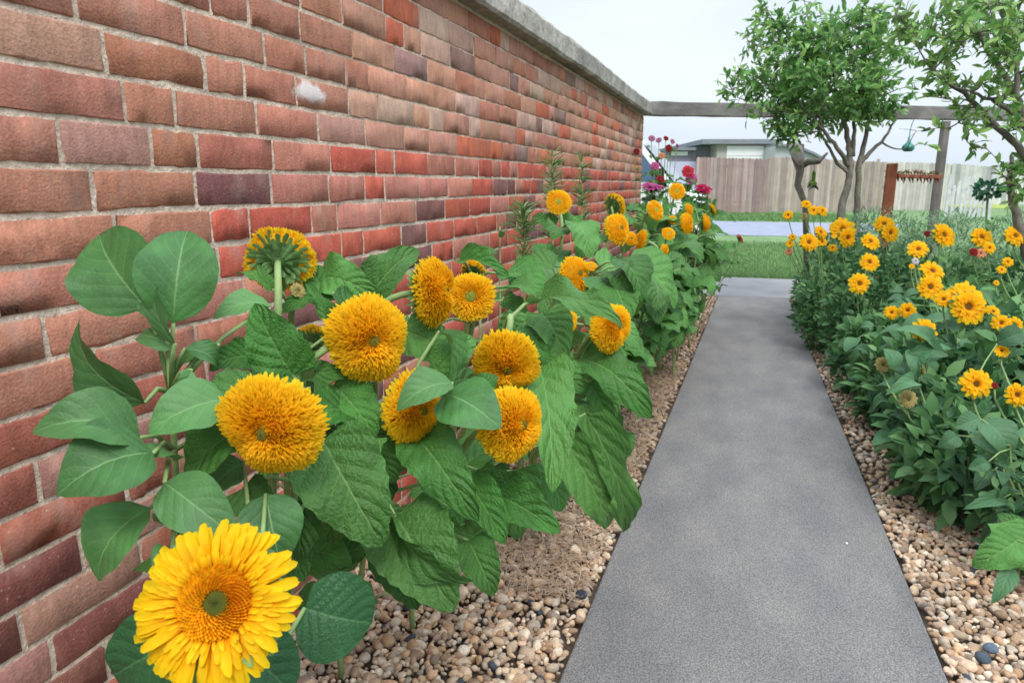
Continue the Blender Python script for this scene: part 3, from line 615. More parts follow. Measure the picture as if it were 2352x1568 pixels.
# ------------------------------------------------------------ leaves
def leaf_mesh(name, m, kind='heart', droop=.25, fold=.25, twist=0., wave=.05, seed=0, serr=.012, w=.8):
    g = np.random.default_rng(seed); nu, nv = 17, 13; t = np.linspace(0, 1, nu); v = np.linspace(-1, 1, nv)
    if kind == 'heart': sh = np.sin(np.pi * t ** .56) ** .62 * (1 - .08 * t)
    elif kind == 'round': sh = np.sin(np.pi * t ** .9) ** .5
    elif kind == 'lance': sh = np.sin(np.pi * t ** .62) ** .95
    else: sh = np.sin(np.pi * t ** .72) ** .72
    sh = sh * (w / 2) / sh.max(); T, Vv = np.meshgrid(t, v, indexing='ij'); S = sh[:, None] * np.ones_like(Vv)
    x = T.copy(); y = Vv * S
    if kind in ('heart', 'round'): x = x - (.13 if kind == 'heart' else .1) * (np.abs(Vv) ** 1.6) * (1 - T) ** 3 * (1 - np.exp(-T * 40))
    saw = (np.arange(nu) % 2) * 2 - 1
    edge = (np.abs(Vv) > .99); y = y + np.where(edge, np.sign(Vv) * serr * saw[:, None] * (S > .08), 0)
    z = fold * np.abs(y) - fold * .25 * np.abs(Vv) * S
    ph = g.uniform(0, 6.28, 6)
    z = z + wave * np.abs(Vv) ** 2 * (np.sin(T * 9 + ph[0] + Vv) + .6 * np.sin(T * 17 + ph[1] + Vv * 2)) * (S / (w / 2))
    z = z + .0045 * np.sin((T - .33 * np.abs(Vv)) * 6.5 * 2 * np.pi + 1.5 * np.sin(Vv * 3 + ph[2])) * np.minimum(np.abs(Vv) * 3, 1) * (S / (w / 2)) * (1 if kind != 'lance' else .4)
    z = z + g.normal(0, .0025, z.shape)
    # bend along the length (negative curvature = droops), keeps chord 0 -> 1
    z = z + droop * 4 * T * (1 - T) * .35; y = y + twist * (T ** 2) * .15
    ang = twist * (T - .3); y2 = y * np.cos(ang) - z * np.sin(ang) * .3; z2 = z + y * np.sin(ang)
    idx = np.arange(nu * nv).reshape(nu, nv); f = np.stack([idx[:-1, :-1], idx[1:, :-1], idx[1:, 1:], idx[:-1, 1:]], -1).reshape(-1, 4)
    return mesh(name, np.stack([x.ravel(), y2.ravel(), z2.ravel()], 1), f, m, uv=np.stack([T.ravel(), (Vv.ravel() + 1) / 2], 1))
LV = {}
def leafset(key, m, kind, n, w, **k):
    LV[key] = []
    for i in range(n):
        kk = dict(droop=random.uniform(.3, 1.0), fold=random.uniform(.1, .6), twist=random.uniform(-.5, .5), wave=random.uniform(.04, .10)); kk.update(k)
        LV[key].append(leaf_mesh('leaf', m, kind, seed=i + 10 * len(LV), w=w, **kk))
leafset('heart', M_leaf, 'heart', 8, .86)
leafset('smooth', M_leafs, 'oval', 6, .72, wave=.03, serr=.002)
leafset('round', M_leafd, 'round', 3, .95, wave=.02, serr=.002, droop=.3, fold=.15)
leafset('lance', M_leaf, 'lance', 4, .42)
leafset('roval', M_leafr, 'oval', 6, .58, wave=.02, serr=.003)
def put_leaf(root, kind, B, T, width=None, nrm=None, var=None, name='leaf', flip=False):
    B = Vector(B); T = Vector(T); X = T - B; Ln = X.length; X.normalize()
    Nn = Vector(nrm) if nrm is not None else Vector((0, 0, 1)); Nn = Nn - X * Nn.dot(X)
    if Nn.length < .05: Nn = Vector((.3, -.5, .2)); Nn = Nn - X * Nn.dot(X)
    Nn.normalize(); Y = Nn.cross(X)
    me = LV[kind][var if var is not None else random.randrange(len(LV[kind]))]
    w0 = {'heart': .86, 'smooth': .72, 'round': .95, 'lance': .42, 'roval': .58}[kind]; sw = (width * (1.15 if kind == 'smooth' else 1.) / w0) if width else Ln
    M = Matrix(((X.x * Ln, Y.x * sw, Nn.x * Ln, 0), (X.y * Ln, Y.y * sw, Nn.y * Ln, 0), (X.z * Ln, Y.z * sw, Nn.z * Ln, 0), (0, 0, 0, 1)))
    M.translation = B - Vector(root.location)
    return link(name, me, root, M)

# ------------------------------------------------------------ flower heads (unit radius, facing +Z)
def petal_arrays(pos, dirv, nrm, ln, wd, c0, c1, c2, cup=.15, tip=0):
    """pos,dir,nrm (n,3); strips of 3 sections + tip. returns V,F,C"""
    n = len(pos); s = np.cross(dirv, nrm); s /= np.linalg.norm(s, axis=1, keepdims=True) + 1e-9
    L_ = ln[:, None]; W_ = wd[:, None]; V = []; Cs = []
    for t, ww, zz, cc in (((0, .35, 0, c0), (.35, .85, .10, c1), (.72, 1., .06, c2), (.93, .62, -.02, c2)) if not tip else ((0, .4, 0, c0), (.35, .85, .09, c1), (.75, 1., .05, c2), (.95, .66, -.03, c2))):
        ctr = pos + dirv * L_ * t + nrm * L_ * zz * 1.2
        V += [ctr - s * W_ * ww + nrm * W_ * cup * 2 * (1 if t > 0 else 0), ctr + 0 * s, ctr + s * W_ * ww + nrm * W_ * cup * 2 * (1 if t > 0 else 0)]; Cs += [cc, cc, cc]
    V.append(pos + dirv * L_ * (1, 1.0, .90)[tip] - nrm * L_ * .05); Cs.append(c2)
    V = np.stack(V, 1); Cc = np.stack(Cs, 1); b = (np.arange(n) * 13)[:, None]
    q = [[r * 3 + k, r * 3 + k + 1, r * 3 + k + 4, r * 3 + k + 3] for r in range(3) for k in range(2)] + [[9, 10, 12, 12], [10, 11, 12, 12]]
    F3 = []
    for a in q:
        F3.append(np.concatenate([b + a[0], b + a[1], b + a[2]], 1))
        if a[2] != a[3]: F3.append(np.concatenate([b + a[0], b + a[2], b + a[3]], 1))
    return V.reshape(-1, 3), np.concatenate(F3), Cc.reshape(-1, 3)
def ring_petals(g, n, rho, z, tilt, ln, wd, c0, c1, c2, jt=.12, cup=.15, tip=0):
    """petals on a ring: tilt 0 = lying outward, 90 = upright"""
    a = np.arange(n) / n * 2 * np.pi + g.uniform(0, 6.28) + g.normal(0, .35 / n * 2 * np.pi * .5 + .02, n)
    rad = np.stack([np.cos(a), np.sin(a), 0 * a], 1); ti = tilt + g.normal(0, jt, n); up = np.array([0, 0, 1.])
    d = rad * np.cos(ti)[:, None] + up * np.sin(ti)[:, None]; nr = -rad * np.sin(ti)[:, None] + up * np.cos(ti)[:, None]
    tw = g.normal(0, .12, n)[:, None]; tang = np.cross(up, rad); d = d + tang * tw; d /= np.linalg.norm(d, axis=1, keepdims=True)
    pos = rad * rho + up * z; k = g.uniform(.86, 1.12, (n, 1)); br = g.uniform(.88, 1.08, (n, 1))
    return petal_arrays(pos, d, nr, ln * k[:, 0], wd * g.uniform(.85, 1.15, n), np.array(c0) * br, np.array(c1) * br, np.array(c2) * br, cup, tip)
def joinp(parts):
    V = []; Fc = []; Cc = []; o = 0
    for v, f, c in parts: V.append(v); Fc.append(f + o); Cc.append(c); o += len(v)
    return np.concatenate(V), np.concatenate(Fc), np.concatenate(Cc)
ORG, GLD, YEL, DOR = (.99, .42, .008), (1.0, .59, .014), (1.0, .75, .03), (.97, .36, .006)
def dome_mesh(g, N=1500, hgt=.5, rho0=.17):
    i = np.arange(N); rho = np.sqrt(rho0 ** 2 + (.80 ** 2 - rho0 ** 2) * (i + .5) / N); a = i * 2.399963 + g.normal(0, .12, N); pa, pb, pc = g.uniform(0, 6.28, 3); lump = 1 + .04 * np.sin(2 * a + pa) + .035 * np.sin(3 * a + pb) + .03 * np.sin(5 * a + pc)
    rad = np.stack([np.cos(a), np.sin(a), 0 * a], 1); up = np.array([0, 0, 1.]); q = rho / .80
    z = hgt * (1 - q ** 2.2) - .10 * np.exp(-((rho - rho0) / .12) ** 2)
    pos = rad * (rho * lump)[:, None] + up * (z * lump)[:, None]
    ti = (np.pi / 2) * (1 - q ** 1.6 * .98) + g.normal(0, .21, N) 
    ln = (.13 + .11 * q + g.uniform(-.04, .05, N)) * lump ** 2; wd = .016 + .011 * q
    d = rad * np.cos(ti)[:, None] + up * np.sin(ti)[:, None] + np.cross(up, rad) * g.normal(0, .18, N)[:, None]; d /= np.linalg.norm(d, axis=1, keepdims=True)
    nr = -rad * np.sin(ti)[:, None] + up * np.cos(ti)[:, None]
    k = g.uniform(.85, 1.1, (N, 1)); qq = q[:, None]
    c0 = np.array(ORG) * k; c1 = (np.array(ORG) * (.6 - qq * .3) + np.array(GLD) * (.4 + qq * .3)) * k; c2 = (np.array(GLD) * (1 - qq ** 2 * .75) + np.array(YEL) * qq ** 2 * .75) * k
    parts = [petal_arrays(pos, d, nr, ln, wd, c0, c1, c2, .25)]
    for r_i, (rho_, z_, tl, l_) in enumerate([(.76, .04, .38, .22), (.76, -.03, .12, .24), (.74, -.10, -.14, .25)]):
        parts.append(ring_petals(g, 46, rho_, z_, tl, l_, .042, ORG, GLD, YEL, .16))
    # closed cushion under the florets
    return joinp(parts)
def cushion(V, Fc, Cc, hgt, rmax, col, back=-.12):
    n = 20; pr_ = [(0.001, hgt * .86), (.3 * rmax, hgt * .8), (.6 * rmax, hgt * .55), (.85 * rmax, hgt * .25), (rmax, -.02), (.8 * rmax, back), (.001, back - .05)]
    v = np.array([(r * math.cos(6.2832 * k / n), r * math.sin(6.2832 * k / n), z) for r, z in pr_ for k in range(n)])
    f = []
    for i in range(len(pr_) - 1):
        for k in range(n):
            a, b_, c, d = i * n + k, i * n + (k + 1) % n, (i + 1) * n + (k + 1) % n, (i + 1) * n + k; f += [(a, d, c), (a, c, b_)]
    return np.concatenate([V, v]), np.concatenate([Fc, np.array(f) + len(V)]), np.concatenate([Cc, np.tile(col, (len(v), 1))])
def center_me(r, h, z, c_in, c_out, g):
    n = 20; v = []; c = []; f = []; pr_ = [(.001, z + h), (r * .4, z + h * .95), (r * .75, z + h * .7), (r, z + h * .2), (r * 1.02, z - .1)]
    for i, (a, b_) in enumerate(pr_):
        for k in range(n): v.append((a * math.cos(6.2832 * k / n), a * math.sin(6.2832 * k / n), b_ + g.normal(0, .006))); t = i / 4; c.append([c_in[j] * (1 - t) + c_out[j] * t for j in range(3)])
    f = [(i * n + k, i * n + (k + 1) % n, (i + 1) * n + (k + 1) % n, (i + 1) * n + k) for i in range(4) for k in range(n)]
    return mesh('flower_center', v, np.array(f)[:, ::-1], M_disc, col=c)
def bract_me(g, r=.72, z=-.1):
    V, Fc, Cc = joinp([ring_petals(g, 22, r * .75, z - .03, .05, .42, .06, (.12, .24, .07), (.14, .27, .08), (.16, .3, .1), .25), ring_petals(g, 22, r * .72, z - .12, -.15, .34, .07, (.07, .15, .04), (.11, .23, .07), (.17, .32, .11), .25), ring_petals(g, 18, r * .5, z - .20, -.2, .34, .07, (.07, .15, .04), (.11, .22, .06), (.15, .3, .1), .25), ring_petals(g, 12, r * .28, z - .27, -.15, .26, .06, (.07, .15, .04), (.10, .21, .06), (.15, .3, .1), .25)])
    n0 = 18; pr_ = [(r * .85, z), (r * .72, z - .08), (r * .45, z - .17), (.14, z - .26), (.001, z - .34)]
    v = np.array([(a * math.cos(6.2832 * k / n0), a * math.sin(6.2832 * k / n0), b_) for a, b_ in pr_ for k in range(n0)]); f = []
    for i in range(4):
        for k in range(n0):
            a, b_, c, d = i * n0 + k, i * n0 + (k + 1) % n0, (i + 1) * n0 + (k + 1) % n0, (i + 1) * n0 + k; f += [(a, d, c), (a, c, b_)]
    V = np.concatenate([V, v]); Fc = np.concatenate([Fc, np.array(f) + len(Cc)]); Cc = np.concatenate([Cc, np.tile((.06, .13, .035), (len(v), 1))])
    return mesh('bracts', V, Fc, mat_b, col=Cc)
mat_b = mat('bract green', vcol=True, rough=.6, trans=.15)
HV = {}
def mkhead(key, parts, cush, ctr, br=True):
    g = np.random.default_rng(len(HV) + 50); V, Fc, Cc = parts(g)
    if cush: V, Fc, Cc = cushion(V, Fc, Cc, *cush)
    HV.setdefault(key, []).append((mesh('flower_head', V, Fc, M_petal, col=Cc, smooth=False), center_me(*ctr, g) if ctr else None, bract_me(g) if br else None))
for i in range(3): mkhead('dome', lambda g: dome_mesh(g, 3000, .58, .13), (.66, .82, GLD), (.14, .06, .55, (.20, .22, .02), (.42, .24, .02)))
for i in range(2): mkhead('flat', lambda g: dome_mesh(g, 1300, .28, .24), (.27, .82, GLD), (.24, .07, .20, (.30, .38, .05), (.42, .34, .03)))
for i in range(2): mkhead('domes', lambda g: dome_mesh(g, 620, .5, .15), (.56, .82, GLD), (.16, .06, .47, (.16, .20, .02), (.36, .24, .02)))
for i in range(2): mkhead('flats', lambda g: dome_mesh(g, 520, .26, .26), (.25, .82, GLD), (.26, .07, .17, (.32, .40, .06), (.42, .34, .03)))
def daisy(g):
    Y2 = (.97, .68, .012); Y1 = (.96, .56, .008); ps = []
    for (n, rho, z, tl, ln, wd) in [(42, .45, .00, -.02, .57, .066), (42, .44, .02, .05, .55, .064), (40, .43, .04, .12, .47, .058), (44, .42, .07, .28, .32, .040), (60, .43, .10, .55, .18, .024)]:
        ps.append(ring_petals(g, n, rho, z, tl, ln, wd, (.90, .34, .005), Y1, Y2, .12, .30, 1))
    N_ = 380; i = np.arange(N_); rho = np.sqrt(.16 ** 2 + (.43 ** 2 - .16 ** 2) * (i + .5) / N_); a = i * 2.399963
    rad = np.stack([np.cos(a), np.sin(a), 0 * a], 1); up = np.array([0, 0, 1.]); q = (rho - .16) / .29
    pos = rad * rho[:, None] + up * (.06 + .05 * np.sin(q * 3.1))[:, None]; d = rad * (.1 + .5 * q)[:, None] + up; d /= np.linalg.norm(d, axis=1, keepdims=True); nr = np.cross(d, np.cross(up, rad))
    k = g.uniform(.8, 1.15, (N_, 1)); ps.append(petal_arrays(pos, d, nr, np.full(N_, .085) * g.uniform(.8, 1.3, N_), np.full(N_, .026), np.array((.92, .36, .006)) * k, np.array((.98, .46, .01)) * k, np.array(GLD) * k, .5, 1))
    return joinp(ps)
mkhead('daisy', daisy, (.05, .5, DOR), (.165, .05, .07, (.07, .11, .012), (.26, .24, .02)))
def double(g, cols=(ORG, GLD, YEL), lay=4, n=17):
    ps = []
    for k in range(lay):
        t = k / (lay - 1); ps.append(ring_petals(g, int(n - 4 * t), .30 - .12 * t, .02 + .10 * t, .02 + .55 * t, .70 - .40 * t, .15 - .05 * t, *cols, .12, .16, 1))
    return joinp(ps)
RG = ((.86, .26, .005), (.97, .48, .008), (.99, .62, .014))
for i in range(4): mkhead('double', lambda g: double(g, RG, 5, 17), (.10, .3, (.25, .09, .01)), (.20, .05, .08, (.10, .08, .01), (.28, .10, .01)))
def zin(c): return lambda g: double(g, (sc3(c, .6), c, c), 5, 18)
def addz(key, c):
    for i in range(1): mkhead(key, zin(c), (.12, .3, sc3(c, .4)), (.16, .1, .12, (.30, .12, .02), (.20, .03, .03)))
addz('zmag', (.52, .015, .10)); addz('zpink', (.62, .13, .36)); addz('zcoral', (.72, .06, .10)); addz('zred', (.34, .02, .03)); addz('zpale', (.58, .26, .40)); addz('zwhite', (.75, .70, .68)); addz('zpeach', (.8, .38, .22)); 
for i in range(1): mkhead('faded', lambda g: double(g, ((.40, .30, .08), (.52, .42, .14), (.58, .48, .20)), 6, 22), (.25, .5, (.3, .25, .08)), (.2, .06, .2, (.14, .16, .03), (.2, .18, .04)))

HEADS = []    # (centre, radius) of heads that leaves should not cover
def put_head(root, kind, pos, rad, face, name='flower_head', spin=None, lab=None):
    hm, cm, bm_ = random.choice(HV[kind]); q = Vector(face).to_track_quat('Z', 'Y').to_matrix().to_4x4() @ Matrix.Rotation(random.uniform(0, 6.28) if spin is None else spin, 4, 'Z')
    o = link(name, hm, root, Matrix.Translation(Vector(pos) - Vector(root.location)) @ q @ Matrix.Scale(rad, 4))
    if cm: link('flower_center', cm, o)
    if bm_: link('bracts', bm_, o)
    if lab: o['label'] = lab
    return o

# ------------------------------------------------------------ sunflower plants of the left bed
GRP = 'sunflowers along the brick wall'
def blocked(p, slack=1.22):
    x, y, d = pr(p)
    for (hx_, hy_, hd, hr) in HEADS:
        if d < hd + .02 and (x - hx_) ** 2 + (y - hy_) ** 2 < (hr * slack + 14) ** 2: return True
    return False
LEFT_HEADS = {}
def sunflower(key, root, label, heads=(), leaves=(), fill=14, fl=(.08, .14), top=None, fkind='heart', spread=.3, zmin=.06, cat='sunflower', group=GRP, stemr=.0075, name='sunflower_plant', fn=None):
    r = empty(name, (root[0], root[1], 0), label, cat, group); r0 = Vector((root[0], root[1], -.01)); sb = MB(); stems = []
    for h in heads:
        x, y, d, dia, fc, kind = h[:6]; face = facing(*fc); p = at(x, y, d); rad = dia / 2 / F_ * d
        put_head(r, kind, p, rad, face)
        e = p - face * rad * .3; t = e - face * min(.10, rad * 1.5) - Vector((0, 0, .05)); mid = r0.lerp(t, .55) + Vector((random.uniform(-.03, .03), random.uniform(-.03, .03), .08))
        if len(h) > 6: t = at(*h[6]); 
        pts = bez(r0, r0 + Vector((random.uniform(-.03, .03), 0, .25 * t.z)), mid, t, 9) + bez(t, t + (t - mid).normalized() * (t - e).length * .6, e - face * rad * .35, e, 6)[1:]
        sr = max(.0035, min(stemr, rad * .13)); n = len(pts); sb.tube(pts, [stemr * (1 - .3 * i / n) * .8 + sr * .2 for i in range(n)], 7); stems.append(pts)
    if top is not None or not heads:
        t = Vector(top) if top is not None else r0 + Vector((0, 0, .6)); pts = bez(r0, r0 + Vector((0, 0, .3 * t.z)), r0.lerp(t, .7) + Vector((0, 0, .03)), t, 10); sb.tube(pts, [stemr * (1 - .5 * i / 10) for i in range(11)], 7); stems.append(pts)
    def petiole(Bp, Tp=None):
        Bp = Vector(Bp); best = None
        for s in stems:
            for q in s[1:-1]:
                c = (q - Bp).length + max(0, q.z - Bp.z + .03) * 2
                if best is None or c < best[0]: best = (c, q)
        q = best[1]; m1 = q.lerp(Bp, .5) + Vector((0, 0, .012)); sb.tube([q, m1, Bp], [.0045, .0034, .0026], 5)
    for lf in leaves:
        (bx, by, bd, tx, ty, td, wpx) = lf[:7]; kind = lf[7] if len(lf) > 7 else 'heart'; nf = lf[8] if len(lf) > 8 else (0, .45, .8)
        B, T = at(bx, by, bd), at(tx, ty, td); put_leaf(r, kind, B, T, wpx / F_ * (bd + td) / 2, facing(*nf), lf[9] if len(lf) > 9 else None); petiole(B)
    made = 0; tries = 0
    while made < fill and tries < fill * 14:
        tries += 1; s = random.choice(stems); i = random.randrange(2, len(s) - 1); q = s[i]
        if q.z < zmin: continue
        a = random.gauss((fn if fn is not None else -.55), 1.25); o_ = Vector((math.cos(a), math.sin(a), 0)); Ln = random.uniform(*fl); pl_ = random.uniform(.25, .8) * spread * .5
        B = q + o_ * pl_ + Vector((0, 0, random.uniform(.0, .05))); T = B + o_ * Ln * random.uniform(.7, 1) + Vector((0, 0, -Ln * random.uniform(-.15, .95)))
        pt_ = pr(T); pm_ = pr(B.lerp(T, .5))
        if max(pt_[1], pm_[1]) > 1400 or (pt_[0] > 860 and pt_[1] > 1270 and pt_[2] < 2.2): continue
        if max(pt_[0], pm_[0] + 12) > np.interp(pt_[1], [500, 640, 700, 770, 830, 900, 980, 1220], [1690, 1665, 1625, 1590, 1535, 1470, 1480, 1430]): continue
        if min(B.x, T.x) < XW + .05 or T.z < .02 or (T.x > -.30 and T.z < .1): continue
        if blocked(B.lerp(T, .5)) or blocked(T) or blocked(B): continue
        nr = Vector((.25, -.35, .8)) + Vector((random.gauss(0, .25), random.gauss(0, .25), 0)); kd = fkind if random.random() < .85 else 'lance'
        put_leaf(r, kd, B, T, None, nr); m1 = q.lerp(B, .5) + Vector((0, 0, .01)); sb.tube([q, m1, B], [.004, .003, .0024], 5); made += 1
    sb.local(r).obj('stem', M_stem, r, smooth=True); return r

